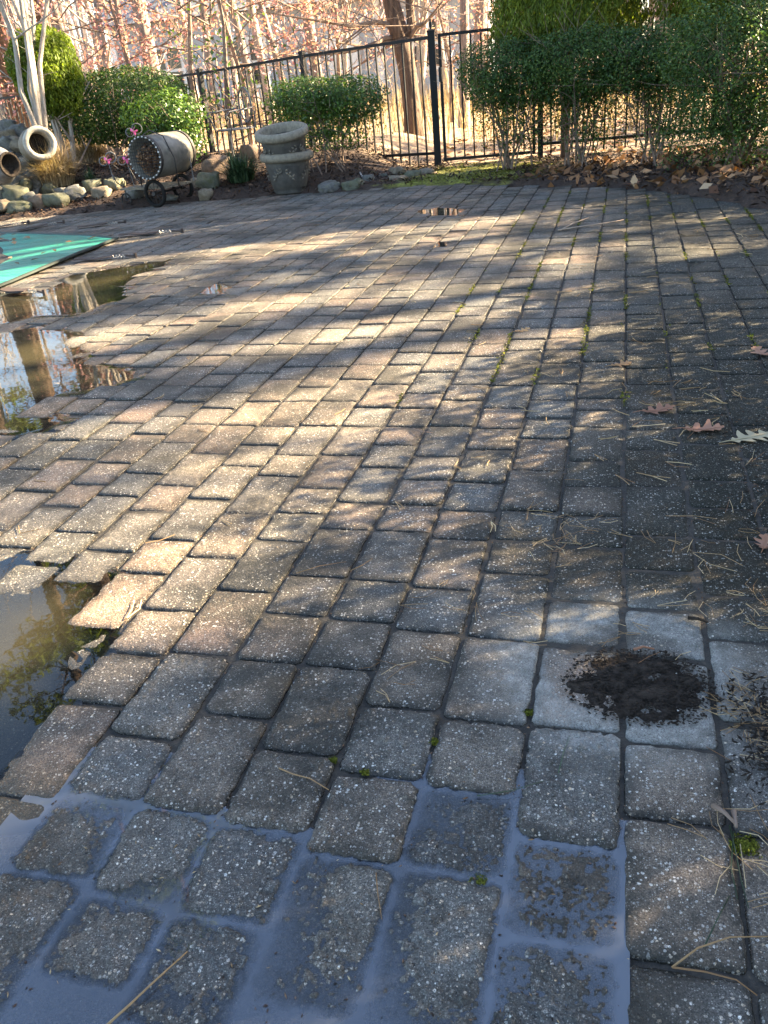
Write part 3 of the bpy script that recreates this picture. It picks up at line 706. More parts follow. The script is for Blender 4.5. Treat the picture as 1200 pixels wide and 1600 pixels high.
# ------------------------------------------------------------------ shrubs at the left and centre
def dpt(px, py, dist): return atd(px, py, dist)
c = dpt(510, 185, 10.0); z0 = gz(c.x, c.y)
shrub('boxwood', (c.x, c.y, z0), 'sunlit green boxwood behind the stacked planters, thin stems showing below', 'shrub',
      [((c.x-.22, c.y, .83), (.40, .3, .22), 7500, .25, .6, 2.6), ((c.x+.28, c.y-.05, .80), (.40, .3, .24), 7000, .3, .6, 2.4), ((c.x, c.y, .5), (.6, .3, .2), 2600, .4, .95, 2)],
      M_BOXL, .030, tops((c.x, c.y, .75), (.65, .3, .2), 16, 3), .009, base_sp=.22, up=.5)
c = dpt(185, 165, 12.0); z0 = gz(c.x, c.y)
shrub('evergreen_shrub', (c.x, c.y, z0), 'wide dark green rounded evergreen left of the fence post', 'shrub',
      [((c.x, c.y, c.z-.02), (.98, .5, .42), 24000, .16, .4, 2.2)], M_HEDGE, .035, tops((c.x, c.y, c.z), (.8, .4, .3), 10, 5), .015, base_sp=.3)
c = dpt(255, 185, 10.9); z0 = gz(c.x, c.y)
shrub('leafy_shrub', (c.x, c.y, z0), 'bright green leafy shrub behind the metal barrel', 'shrub',
      [((c.x, c.y, c.z), (.46, .35, .30), 7000, .25, .7, 2.2), ((c.x+.3, c.y-.1, c.z-.22), (.25, .25, .28), 1500, .4, .9, 2)], M_BOXL, .036, tops((c.x, c.y, c.z), (.4, .3, .2), 9, 6), .01, up=.6)
c = dpt(72, 108, 11.8); z0 = gz(c.x, c.y)
o = shrub('globe_arborvitae', (c.x, c.y, z0), 'yellow-green egg-shaped topiary evergreen on a bare trunk', 'topiary',
      [((c.x, c.y, c.z), (.40, .40, .45), 17000, .10, .35, 2.1), ((c.x+.06, c.y, c.z-.28), (.33, .33, .25), 5000, .2, .5, 2)], M_GLOBE, .045, [(c.x+.05, c.y, c.z), (c.x-.05, c.y, c.z), (c.x+.16, c.y, c.z-.2)], .04, asp=.4, long_dir=(0, 0, .8), base_sp=.03, twigmat=M_BARKP)
# multi-stemmed pale tree at the left edge
b0 = dpt(55, 205, 11.2)
o = empty('crape_myrtle', (b0.x, b0.y, gz(b0.x, b0.y)), label='pale smooth-barked multi-stemmed tree at the left edge', cat='tree')
mb = MB(); rr = random.Random(4); base = Vector(o.location)
for (px, py, d, r_) in ((-25, -60, 11.0, .035), (8, -60, 11.2, .04), (28, -60, 11.4, .035), (0, -200, 10.9, .03), (40, 0, 11.6, .03), (62, -150, 11.5, .03)):
    t = dpt(px, py, d)-base; pts = []
    for i in range(8):
        f = i/7; p = Vector((rr.gauss(0, .02), rr.gauss(0, .02), -.05)).lerp(t*1.6 if True else t, f); p += Vector((rr.gauss(0, .03), rr.gauss(0, .03), 0)); p.x += (1-f)*f*.12
        pts.append(p)
    mb.tube(pts, [r_*(1-.5*i/7) for i in range(8)], 7)
    for q in pts[3:]:
        branch(mb, q, Vector((rr.gauss(0, 1), rr.gauss(0, 1), .8)).normalized(), rr.uniform(.5, 1.2), .012, 1, rr, .2)
mb.build('trunk', M_BARKP, o, smooth=True)
# bare twiggy shrub
b0 = hit(188, 243)
o = empty('bare_shrub', b0, label='leafless pale twiggy shrub in front of the dark evergreen', cat='shrub'); mb = MB(); rr = random.Random(9)
for _ in range(26):
    t = dpt(rr.uniform(98, 190), rr.uniform(120, 165), b0.xy.length+rr.uniform(-.3, .3))-b0
    branch(mb, Vector((rr.gauss(0, .07), rr.gauss(0, .05), -.03)), t.normalized(), t.length*rr.uniform(.7, 1.05), .013, 1, rr, .10, None, 5, .0, (1, 3))
mb.build('stem', M_TWIGP, o)

def blades(o, n, h, spread, mat, wdt, seed, lean=.6, name='blade_tuft', base=.06):
    rr = np.random.default_rng(seed); V = []; F = []; rn = []
    for i in range(n):
        a = rr.random()*2*PI; b = np.array([math.cos(a), math.sin(a)])*rr.random()*base
        L = h*rr.uniform(.6, 1.1); out = spread*rr.random()**.7*L; a2 = a+rr.normal()*.5; dirv = np.array([math.cos(a2), math.sin(a2)])
        side = np.array([-dirv[1], dirv[0]])*wdt*.5; k = len(V)
        for j in range(5):
            f = j/4; p = b+dirv*out*f**1.6; z = L*(f-lean*f*f*out/L*.8); wv = side*(1-f**2)*(1 if j < 4 else .1)
            V.append((p[0]-wv[0], p[1]-wv[1], z)); V.append((p[0]+wv[0], p[1]+wv[1], z))
        for j in range(4): F.append((k+2*j, k+2*j+1, k+2*j+3, k+2*j+2))
        rn += [rr.random()]*10
    return foliage(name, np.array(V), np.array(F), np.array(rn), mat, o)
b0 = hit(90, 292); o = empty('dry_grass_clump', b0, label='straw-coloured dead ornamental grass drooping beside the white jar mouth', cat='ornamental grass'); blades(o, 1500, .60, .95, M_DRY, .007, 1, .95, base=.20)
b0 = hit(140, 255); o = empty('dry_grass_clump', b0, label='smaller dead grass clump behind, at the twiggy shrub\'s foot', cat='ornamental grass'); blades(o, 900, .42, .95, M_DRY, .007, 2, .9, base=.22)
b0 = hit(378, 287); o = empty('strap_leaf_clump', b0, label='dark green strap-leaved clump left of the stacked planters', cat='plant'); blades(o, 420, .40, .95, M_STRAPL, .016, 3, 1.0, base=.14)
b0 = hit(143, 288); o = empty('strap_leaf_clump', b0, label='small green strap-leaved tuft behind the cart\'s front wheel', cat='plant'); blades(o, 70, .22, .95, M_STRAPL, .013, 4, 1.1)

# ------------------------------------------------------------------ rocks
def rock_mesh(seed, flat=.7):
    rr = random.Random(seed); mb = MB(); n = 16; m_ = 11; vs = []
    off = Vector((seed*2.3, seed*.7, 0))
    for i in range(m_+1):
        th = PI*i/m_
        for k in range(n):
            a = 2*PI*k/n; d = Vector((math.sin(th)*math.cos(a), math.sin(th)*math.sin(a), math.cos(th)))
            q = Vector([math.copysign(abs(t)**.62, t) for t in d]); r_ = 1+.38*mnoise.noise(d*1.3+off)+.16*mnoise.noise(d*3.5+off)+.06*mnoise.noise(d*8+off)
            vs.append(Vector((q.x*r_, q.y*r_*.8, q.z*r_*flat))*.5)
    fs = [(i*n+k, (i+1)*n+k, (i+1)*n+(k+1) % n, i*n+(k+1) % n) for i in range(m_) for k in range(n)]
    mb.add(vs, fs); me = bpy.data.meshes.new('rock'); me.from_pydata(mb.v, [], mb.f); me.polygons.foreach_set('use_smooth', np.ones(len(me.polygons), bool)); return me
rocks = [  # px, py, width px, height ratio, colour, label
 (25, 307, 34, .75, 2, 'rounded mossy stone low at the left edge of the rock garden'), (50, 314, 20, 1.0, 0, 'small grey upright stone between two mossy ones'),
 (30, 324, 34, .5, 2, 'flat yellowish mossy stone at the paving edge'), (64, 319, 30, .6, 3, 'rust-brown flat stone at the paving edge'), (92, 316, 32, .6, 2, 'dark greenish stone below the dry grass'),
 (118, 307, 28, .7, 0, 'dark grey stone right of the dry grass'), (147, 294, 26, .6, 2, 'mossy stone behind the cart front'), (19, 290, 22, .9, 0, 'upright grey stone above the mossy one'),
 (37, 290, 20, .8, 2, 'small olive stone under the ledge slabs'), (55, 283, 24, 1.2, 0, 'tall grey stone beside the dry grass'), (25, 270, 46, .35, 1, 'upper thin tan ledge slab'), (22, 279, 42, .35, 1, 'lower thin tan ledge slab'),
 (4, 303, 20, 1.0, 0, 'pale round stone cut by the picture edge'), (5, 322, 22, .6, 1, 'sunlit tan stone cut by the picture edge'), (46, 258, 20, .9, 1, 'small tan stone below the white jar mouth'),
 (30, 208, 26, .8, 0, 'blue-grey boulder at the foot of the pale tree'), (11, 199, 22, .9, 0, 'grey boulder high at the left edge'), (13, 214, 24, .7, 1, 'tan stone high in the rock pile'), (29, 227, 30, .55, 1, 'sunlit buff stone above the ribbed jar'), (8, 226, 22, .8, 0, 'grey stone above the ribbed jar'),
 (328, 286, 28, .8, 2, 'dark round stone left of the strap-leaved clump'), (309, 290, 16, .8, 1, 'buff stone behind the rear wheel'),
 (322, 305, 18, .8, 1, 'small buff stone at the paving edge near the cart wheel'), (342, 262, 38, .6, 3, 'dark brown boulder half buried in the mulch'), (180, 291, 26, .6, 2, 'greenish stone under the cart deck'), (160, 303, 24, .6, 1, 'tan stone under the cart front'),
 (212, 305, 24, .6, 0, 'grey stone between the cart wheels'), (392, 240, 24, 1.0, 3, 'dark boulder behind the stacked planters'),
 (620, 273, 20, .85, 1, 'buff round stone left of the gatepost'), (646, 277, 20, .8, 2, 'greenish stone nearest the gatepost'), (598, 277, 16, .6, 0, 'small grey stone in the edging row'), (575, 283, 20, .7, 0, 'pale grey stone beside the white hose'),
 (549, 291, 28, .5, 2, 'flat mossy stone in the edging row'), (516, 294, 30, .5, 0, 'flat stone just right of the planters'), (668, 272, 24, .5, 1, 'low tan stone at the foot of the gatepost'), (622, 281, 26, .4, 1, 'flat stone in front of the buff round one'),
 (270, 318, 16, .5, 0, 'little grey stone under the barrel'), (100, 305, 20, .7, 0, 'grey stone at the foot of the dry grass'), (80, 300, 18, .8, 2, 'mossy stone hidden in the dry grass')]
for i, (px, py, wp, fl_, col, lab) in enumerate(rocks):
    dist = at(px, max(py+8, 300) if px > 480 else 334-.02*px, 0).xy.length if px < 480 else at(px, py+4, 0).xy.length
    if px < 480: dist = min(10.4 if px < 150 else 9.7, dist)+max(0, (318-py))*.016*(1 if px < 150 else .8)
    p = atd(px, py, dist)
    if px < 480 and 60 < px: p = hit(px, py+wp*fl_*.35); p.z += .3*wp*fl_/FPX*10
    _, _, c_ = project(*p); wd = wp*1.22/FPX*c_
    me = rock_mesh(i+1, fl_); me.materials.append(M_ROCK[col]); o = link('rock', me, label=lab, cat='stone', group='stones of the rock garden and bed edging')
    o.location = p; o.scale = (wd, wd, wd); o.rotation_euler = (R.uniform(-.15, .15), R.uniform(-.15, .15), R.uniform(-.5, .9))
# filler rubble under the rock pile so nothing hangs
rb = MB()
for _ in range(150):
    px = R.uniform(-40, 60); py = R.uniform(205, 330); d = min(10.4, at(px, 333, 0).xy.length)+max(0, 318-py)*.016+R.uniform(.1, .3); p = atd(px, py+4, d)
    me_ = rock_mesh(R.randint(60, 90), .8); s_ = R.uniform(.08, .2); b = len(rb.v); rot = Matrix.Rotation(R.uniform(0, 6), 3, 'Z')
    rb.cr = R.random(); rb.add([rot @ (v.co*s_)+p for v in me_.vertices], [tuple(f.vertices) for f in me_.polygons])
rb.build('rubble', M_ROCK[0], kind='stuff', smooth=True, label='small grey rubble packed between the rock garden stones')

# ------------------------------------------------------------------ jars
def frame(dirv):                                               # matrix taking +Z to dirv
    return Vector(dirv).to_track_quat('Z', 'Y').to_matrix()
P = atd(62, 224, 10.75); RT = Vector((.965, .247, 0)); VW = Vector((-.5, .866, 0))
ax = (-VW*.95+RT*.32+Vector((0, 0, .10))).normalized(); Mx = frame(ax)
o = empty('jar', P, label='white-rimmed jar lying on its side with a dark open mouth', cat='jar')
mb = MB(); mb.cr = .2; mb.lathe([(.0, -.5), (.10, -.48), (.165, -.36), (.18, -.22), (.16, -.10), (.125, -.03), (.12, .0)], 24, Mx); mb.build('body', M_ROCK[1], o, smooth=True)
mb = MB(); mb.lathe([(.118, -.03), (.15, -.03), (.175, -.01), (.178, .02), (.165, .045), (.14, .05), (.118, .035), (.112, .0), (.112, -.16)], 28, Mx); mb.build('rim', simple('chalky_glaze', (.27, .25, .21), .7, var=.4, scale=14, bmp=.6), o, smooth=True)
mb = MB(); mb.lathe([(.112, -.14), (.0, -.15)], 24, Mx); mb.build('inside', M_SOIL, o)
P = atd(8, 258, 10.3); ax = (RT*.75-VW*.6+Vector((0, 0, .05))).normalized(); Mx = frame(ax)
o = empty('jar', P, label='ribbed grey jar on its side at the left edge', cat='jar')
mb = MB(); prof = []
for i in range(40):
    f = i/39; z = -.36+f*.44; r_ = .19*math.sin(min(1, f*1.25+.12)*PI*.5)**.7*(1-.45*max(0, f-.6)/.4)+.006*math.cos(f*2*PI*13); prof.append((max(.01, r_), z))
mb.lathe(prof, 32, Mx); mb.build('body', simple('blue_grey_glaze', (.12, .12, .13), .45, var=.35, bmp=.2), o, smooth=True)
mb = MB(); mb.lathe([(.112, .07), (.125, .08), (.12, .095), (.10, .09), (.095, .02), (.0, -.02)], 28, Mx); mb.build('rim', M_SOIL, o, smooth=True)

# ------------------------------------------------------------------ stacked planters
pz = at(445, 305); pp = Vector((pz.x, pz.y+.18, 0))
def planter(loc, tilt, lab, h=.40, plug=False):
    o = empty('planter', loc, label=lab, cat='planter'); o.rotation_euler = tilt
    mb = MB(); mb.cr = 0
    mb.lathe([(.0, .0), (.165, .0), (.172, .02), (.172, .05), (.178, .055), (.20, .16), (.222, .27), (.228, .30), (.222, .305), (.222, .315)], 40)
    mb.build('body', M_POT, o, smooth=True)
    mb = MB(); mb.cr = 1; mb.lathe([(.222, .305), (.262, .315), (.276, .335), (.278, .36), (.268, .385), (.245, .398), (.225, .39), (.215, .36), (.208, .30)], 40); mb.build('rim', M_POT, o, smooth=True)
    mb = MB(); mb.cr = .0; mb.lathe([(.208, .31), (.20, .22), (.18, .12), (.0, .11)], 32); mb.build('inside', M_POT, o, smooth=True)
    for a0 in (-1.9, -.35, 1.2, 2.8):                            # leaf relief in low swags
        mb = MB()
        for k in range(7):
            f = (k-3)/3; a = a0+f*.42; z = .19+.045*math.cos(f*2.2); r_ = .205+(z-.16)*.2
            for s_ in (-1, 1):
                c0 = Vector((math.cos(a)*r_, math.sin(a)*r_, z)); tdir = Vector((-math.sin(a), math.cos(a), 0)); e = c0+tdir*.035*(1 if f > 0 else -1)+Vector((0, 0, s_*.03))
                mid = (c0+e)/2; nn = Vector((math.cos(a), math.sin(a), 0)); sd = (e-c0).cross(nn).normalized()*.012
                mb.add([c0+nn*.001, mid+sd+nn*.004, e+nn*.001, mid-sd+nn*.004, mid+nn*.013], [(0, 1, 4), (1, 2, 4), (2, 3, 4), (3, 0, 4)])
        mb.cr = 0; mb.build('leaf_relief', M_POT, o)
    return o
planter((pp.x, pp.y, .0), (.0, .02, .4), 'lower weathered grey planter standing on the paving edge')
planter((pp.x+.012, pp.y-.01, .232), (.05, -.17, 1.3), 'upper grey planter tilted inside the lower one, open top')

# ------------------------------------------------------------------ garden cart, barrel
M_TYRE = simple('black_rubber', (.012, .011, .010), .85, bmp=.2, spec=.15)
W1 = at(247, 324); W2 = at(289, 313); A_ = (W2-W1); A_.z = 0; AL = A_.length; A_.normalize(); B_ = Vector((-A_.y, A_.x, 0))  # B_ points to the cart's front (left)
co = empty('garden_cart', (W1.x, W1.y, 0), label='rusty iron and plank garden cart with spoked wheels carrying a metal barrel', cat='cart')
def L(a, b, z): return A_*a+B_*b+Vector((0, 0, z))
def ring(mb, c, r_, tube, axis, n=28, sides=6):
    u = Vector((0, 0, 1)); v = axis.cross(u).normalized(); mb.tube([c+(u*math.cos(2*PI*k/n)+v*math.sin(2*PI*k/n))*r_ for k in range(n)], tube, sides, closed=True)
for a in (0, AL):
    c = L(a, 0, .135); mb = MB(); ring(mb, c, .118, .019, A_); wh = mb.build('wheel', M_TYRE, co, smooth=True)
    mb = MB(); mb.tube([c-A_*.03, c+A_*.03], .02, 10)
    mb.build('hub', M_IRON, wh)
    for k in range(10):
        t = 2*PI*k/10; mb = MB(); mb.tube([c, c+Vector((0, 0, math.cos(t)))*.112+B_*math.sin(t)*.112], .0035, 4); mb.build('spoke', M_IRON, wh)
mb = MB(); mb.tube([L(0, 0, .135), L(AL, 0, .135)], .010, 8); mb.build('axle', M_IRON, co)
M_PLANK = simple('grey_plank', (.16, .13, .09), .8, var=.4, scale=8, bmp=.5)
for a in (.07, .20, .33, .46):
    mb = MB(); mb.box(L(a*AL/.53, .16, .185), (.62, .10*AL/.53, .018), Matrix.Rotation(math.atan2(B_.y, B_.x), 3, 'Z')); mb.build('plank', M_PLANK, co)
for a in (.08, AL-.08):
    c = L(a, .47, .075); mb = MB(); ring(mb, c, .062, .009, A_, 20); w3 = mb.build('wheel', M_IRON, co)
    mb = MB()
    for k in range(6):
        t = 2*PI*k/6; mb.tube([c, c+Vector((0, 0, math.cos(t)))*.06+B_*math.sin(t)*.06], .003, 4)
    mb.build('spoke', M_IRON, w3)
    mb = MB(); mb.tube([c, L(a, .46, .19)], .006, 6); mb.tube([L(a, .46, .19), L(a, .55, .25), L(a, .60, .36), L(a, .54, .42), L(a, .49, .38), L(a, .53, .34)], .006, 6); mb.build('front_scroll', M_IRON, co)
def scroll(mb, c, r0, turns, axis, flip=1, rad=.005):
    u = Vector((0, 0, 1)); v = axis.cross(u).normalized()*flip; n = int(turns*14)
    mb.tube([c+(u*math.cos(2*PI*k/14)+v*math.sin(2*PI*k/14))*r0*(1-.75*k/n) for k in range(n+1)], rad, 5)
mb = MB()
for k, b in enumerate((-.12, 0, .12, .24, .36)):
    scroll(mb, L(AL*.9, b, .52+.04*(k % 2)), .055, 1.6, A_, 1 if k % 2 else -1)
mb.tube([L(AL*.9, -.2, .47), L(AL*.9, .45, .47)], .006, 6); mb.tube([L(AL*.9, -.2, .2), L(AL*.9, -.2, .47)], .006, 6); mb.tube([L(AL*.9, .45, .2), L(AL*.9, .45, .47)], .006, 6)
mb.build('scroll_railing', M_GIRON, co)
mb = MB(); pts = [L(AL*.35, -.02+.0*k, .19) for k in range(1)]
ringc = L(.12, .02, .42); mb.tube([L(.10, -.24, .19), L(.10, -.25, .45), L(.10, -.16, .66), L(.10, 0, .72), L(.10, .14, .66), L(.10, .235, .45), L(.10, .24, .19)], .006, 6); mb.build('hoop', M_IRON, co, smooth=True)
M_FLOW = simple('pink_cloth_petal', (.75, .12, .30), .6, var=.2, bmp=0)
for (px, py, d) in ((168, 250, 9.6), (197, 249, 9.55), (209, 205, 9.9)):
    c = atd(px, py, d)-Vector(co.location); mb = MB()
    for k in range(5):
        t = 2*PI*k/5; q = c+Vector((RT.x*math.cos(t), RT.y*math.cos(t), math.sin(t)))*.028
        mb.add([c+Vector((0, -.02, 0)), q+Vector((.012, 0, .014)), q+(q-c)*.5, q-Vector((.012, 0, .014))], [(0, 1, 2, 3)])
    mb.build('flower', M_FLOW, co)
    mb = MB(); mb.tube([c, Vector((c.x+.02, c.y+.02, .2))], .004, 5); ring(mb, c+Vector((.03, .02, .02)), .05, .005, -VW, 16, 5); ring(mb, c+Vector((-.05, .0, -.01)), .04, .005, -VW, 16, 5); mb.build('flower_holder', M_GIRON, co)
# barrel
bc = L(AL*.5, -.01, .275+.205); Mx = frame(-A_)
bo = empty('barrel', Vector(co.location)+bc-Vector((0, 0, .205)), label='mottled metal barrel planter lying on the cart, mesh-covered open end', cat='barrel'); off = Vector((0, 0, .205))
def lz(mb, prof, n=36): mb.lathe(prof, n, Matrix.Translation(off) @ Mx.to_4x4())
M_DRUM = simple('mottled_drum', (.13, .12, .10), .6, var=.6, scale=7, bmp=.4)
mb = MB(); lz(mb, [(.185, -.30), (.196, -.28), (.203, -.1), (.205, 0), (.203, .1), (.196, .28), (.19, .29), (.188, -.26), (0, -.27)]); mb.build('body', M_DRUM, bo, smooth=True)
mb = MB(); lz(mb, [(.0, -.302), (.186, -.302)]); mb.build('back', M_DRUM, bo)
for z in (-.27, .27):
    mb = MB(); lz(mb, [(.196, z-.018), (.207, z-.016), (.207, z+.016), (.196, z+.018)]); mb.build('hoop', M_IRON, bo)
mb = MB(); Mf = Matrix.Translation(off) @ Mx.to_4x4()
for k in range(-6, 7):
    x = k*.029; hgt = math.sqrt(max(0, .188**2-x*x))
    mb.tube([Mf @ Vector((x, -hgt, .285)), Mf @ Vector((x, hgt, .285))], .0022, 4); mb.tube([Mf @ Vector((-hgt, x, .287)), Mf @ Vector((hgt, x, .287))], .0022, 4)
mb.build('mesh_cover', M_IRON, bo)
M_STUD = simple('pale_stud', (.5, .48, .45), .4, bmp=0)
for k in range(26):
    t = 2*PI*k/26; q = Mf @ Vector((.196*math.cos(t), .196*math.sin(t), .294)); mb = MB(); mb.box(q, (.012, .012, .012)); mb.build('rim_stud', M_STUD, bo)
P_, d_ = blob(900, tuple(Mf @ Vector((0, -.02, .2))), (.14, .10, .15), 2, .9); V_, F_, r_ = leaves(P_, d_, .035)
foliage('dead_leaves', V_, F_, r_, M_LITTER, bo)

# ------------------------------------------------------------------ iron chair by the fence
cp = at(378, 262, .14); cz = .14
ch = empty('iron_chair', (cp.x, cp.y, cz), label='grey wrought iron garden chair standing by the fence, ornate oval back', cat='chair')
ch.rotation_euler = (0, 0, .95)
mb = MB(); n = 18
mb.tube([(.22*math.cos(2*PI*k/n)*(1+.1*(k > 9)), .21*math.sin(2*PI*k/n), .44) for k in range(n)], .010, 6, closed=True)
for k in range(-4, 5):
    x = k*.045; hh = math.sqrt(max(0, .2**2-x*x)); mb.tube([(x, -hh, .44), (x, hh, .44)], .004, 4); mb.tube([(-hh, x, .444), (hh, x, .444)], .004, 4)
mb.build('seat', M_GIRON, ch)
for x, y in ((.17, .15), (.17, -.15), (-.17, .15), (-.17, -.15)):
    mb = MB(); mb.tube([(x, y, .44), (x*1.15, y*1.15, .25), (x*1.05, y*1.05, .1), (x*1.35, y*1.35, -.03)], .009, 6); mb.build('leg', M_GIRON, ch)
mb = MB(); mb.tube([(.18+.02*math.cos(2*PI*k/24), .17*math.cos(2*PI*k/24), .69+.19*math.sin(2*PI*k/24)) for k in range(24)], .010, 6, closed=True)
for y in (-.12, -.06, 0, .06, .12): mb.tube([(.2, y*.3, .5), (.2, y, .62), (.2, y*.9, .76), (.2, y*.35, .86)], .0045, 5)
for y in (-.08, .08): scroll(mb, Vector((.2, y, .68)), .045, 1.5, Vector((1, 0, 0)), 1 if y > 0 else -1)
mb.tube([(.19, -.15, .44), (.19, -.17, .62)], .009, 6); mb.tube([(.19, .15, .44), (.19, .17, .62)], .009, 6); mb.build('backrest', M_GIRON, ch)
for s_ in (-1, 1):
    mb = MB(); mb.tube([(.18, s_*.17, .66), (.0, s_*.24, .65), (-.2, s_*.24, .64), (-.24, s_*.23, .60), (-.2, s_*.22, .56), (-.17, s_*.2, .44)], .009, 6); mb.build('armrest', M_GIRON, ch)

# ------------------------------------------------------------------ hose
mb = MB(); q = [at(x, y, z) for x, y, z in ((493, 240, .1), (500, 262, .12), (502, 280, .03), (494, 296, .02), (506, 288, .03), (530, 285, .03), (552, 283, .03), (566, 276, .06), (560, 266, .1))]
pts = []
for a, b_ in zip(q, q[1:]):
    for f in (0, .25, .5, .75): pts.append(a.lerp(b_, f))
mb.tube(pts, .008, 6); mb.build('hose', M_WHITE, None, True, label='thin white hose looping out of the bed right of the planters', cat='hose')

# ------------------------------------------------------------------ pool cover with its straps
pc = empty('pool_cover', (-3.95, 6.3, 0), label='teal mesh safety cover stretched over the pool at the left edge', cat='pool cover')
def cz_(x, y):
    return .012+.012*math.sin(x*3+y*1.3)+.006*mnoise.noise((x*2, y*5, 1))-.05*sm(sdist(POOL, x, y)/1.6)
POOL2 = [(-3.95, 6.30), (-3.84, 4.65), (-3.80, 3.2), (-9, 3.0), (-10, 8.2), (-5.75, 7.14)]
edge = []; 
for a, b_ in zip(POOL2, POOL2[1:]+POOL2[:1]):
    L_ = math.dist(a, b_); nn = max(2, int(L_/.12))
    for k in range(nn): edge.append((a[0]+(b_[0]-a[0])*k/nn, a[1]+(b_[1]-a[1])*k/nn))
cx, cy = -6.2, 5.4; rings = [1, .97, .9, .8, .68, .55, .4, .2]; vs = []; nE = len(edge)
for f in rings:
    for x, y in edge: X, Y = cx+(x-cx)*f, cy+(y-cy)*f; vs.append((X+3.95, Y-6.3, cz_(X, Y)))
vs.append((cx+3.95, cy-6.3, -.03)); fs = [(i*nE+k, i*nE+(k+1) % nE, (i+1)*nE+(k+1) % nE, (i+1)*nE+k) for i in range(len(rings)-1) for k in range(nE)]
fs += [((len(rings)-1)*nE+k, (len(rings)-1)*nE+(k+1) % nE, len(vs)-1) for k in range(nE)]
mb = MB(); mb.add(vs, fs); mb.build('cover_sheet', M_COVER, pc, True)
mb = MB(); mb.tube([(x+3.95, y-6.3, cz_(x, y)+.003) for x, y in edge], .011, 5, closed=True); mb.build('edge_binding', M_BIND, pc)
def strap(p0, p1, wd=.075, spring=True):
    p0 = Vector((p0.x+3.95, p0.y-6.3, 0)); p1 = Vector((p1.x+3.95, p1.y-6.3, 0)); d = (p1-p0); Ls = d.length; d.normalize(); s_ = Vector((-d.y, d.x, 0))
    mb = MB(); n = 10; f1 = .62; vs = []
    for i in range(n+1):
        p = p0+d*Ls*f1*i/n; z = .020-.006*math.sin(i/n*PI)+.010*mnoise.noise((p.x*8, p.y*8, 0)); vs += [p-s_*wd/2+Vector((0, 0, z)), p+s_*wd/2+Vector((0, 0, z)), p+s_*wd/2+Vector((0, 0, z+.006)), p-s_*wd/2+Vector((0, 0, z+.006))]
    fs = []
    for i in range(n):
        a = i*4; b = a+4
        for k in range(4): fs.append((a+k, a+(k+1) % 4, b+(k+1) % 4, b+k))
    fs += [(3, 2, 1, 0), (n*4, n*4+1, n*4+2, n*4+3)]
    mb.add(vs, fs); st = mb.build('strap', M_STRAP, pc)
    mb = MB(); a = p0+d*Ls*f1; mb.tube([a+d*(Ls*.1*k/12)*2.2+(s_*math.cos(k*PI/1.5)+Vector((0, 0, 1))*math.sin(k*PI/1.5))*.011+Vector((0, 0, .018)) for k in range(13)], .004, 5); mb.build('spring', M_BRASS, st)
    mb = MB(); mb.tube([a+d*Ls*.22+Vector((0, 0, .018)), p1+Vector((0, 0, .01))], .007, 6); mb.tube([p1+Vector((0, 0, -.02)), p1+Vector((0, 0, .03))], .012, 8); mb.build('anchor', M_STRAP, st)
for a, b_ in (((188, 371), (285, 363)), ((118, 410), (212, 402)), ((122, 358), (196, 349)), ((30, 362), (100, 349)), ((-30, 362), (45, 349)), ((8, 457), (70, 460)), ((-60, 492), (-10, 500))):
    strap(at(*a), at(*b_))
# ------------------------------------------------------------------ woods beyond the fence
def tree_variant(seed, h=15, r0=.13, nb=26, low=3.0, forked=False, crook=.12, mat=None, sides=8, depth=2):
    rr = random.Random(seed); tr = MB(); cr = MB(); tips = []
    n = 12; pts = [Vector((0, 0, -.15))]; d = Vector((rr.gauss(0, .03), rr.gauss(0, .03), 1)).normalized()
    for i in range(n):
        d = (d+Vector((rr.gauss(0, crook), rr.gauss(0, crook), .25))*.3).normalized(); pts.append(pts[-1]+d*h/n)
    rad = [r0*(1.35 if i == 0 else 1)*(1-.85*(i/n)**.9) for i in range(n+1)]
    tr.tube(pts, rad, sides, cap=False)
    for k in range(nb):
        z = low+(h-low)*(k+rr.random())/nb; f = z/h*n; i = min(n-1, int(f)); p = pts[i].lerp(pts[i+1], f-i); a = rr.random()*2*PI
        Lb = (h-z)*.32+.7; Lb = min(Lb, 3.6); dv = Vector((math.cos(a), math.sin(a), rr.uniform(.35, 1.1))).normalized()
        branch(cr, p, dv, Lb*rr.uniform(.7, 1.1), max(.012, rad[i]*.42), depth, rr, .18, tips, 4, .10, (2, 4))
    return tr, cr, tips
VAR = []
for s_, a in enumerate(((14, .12, 24, 3.2), (16, .14, 26, 4.0), (12, .09, 22, 2.2), (17, .16, 28, 4.5), (10, .07, 20, 1.8))):
    tr, cr, tips = tree_variant(20+s_, a[0], a[1], a[2], a[3]); VAR.append((tr, cr))
meshes = {}
def tmesh(i, mat):
    if (i, mat.name) not in meshes:
        out = []
        for nm, mb in (('trunk', VAR[i][0]), ('crown', VAR[i][1])):
            me = bpy.data.meshes.new(nm); me.from_pydata(mb.v, [], mb.f); me.materials.append(mat if nm == 'trunk' else M_TWIGP if mat is M_BARKP else M_TWIG)
            if nm == 'trunk': me.polygons.foreach_set('use_smooth', np.ones(len(me.polygons), bool))
            out.append(me)
        meshes[i, mat.name] = out
    return meshes[i, mat.name]
def tree(x, y, i, mat, s, rad, label, lean=(0, 0), group='bare trees in the woods beyond the fence'):
    me = tmesh(i, mat); base = (.12, .14, .09, .16, .07)[i]; o = empty('bare_tree', (x, y, -.05), R.uniform(0, 6.28), label=label, cat='tree', group=group)
    k = rad/base; o.rotation_euler = (lean[0], lean[1], R.uniform(0, 6.28))
    t = link('trunk', me[0], o); t.scale = (k, k, s); c_ = link('crown', me[1], o); c_.scale = (max(.7, min(1.3, k)), max(.7, min(1.3, k)), s)
    return o
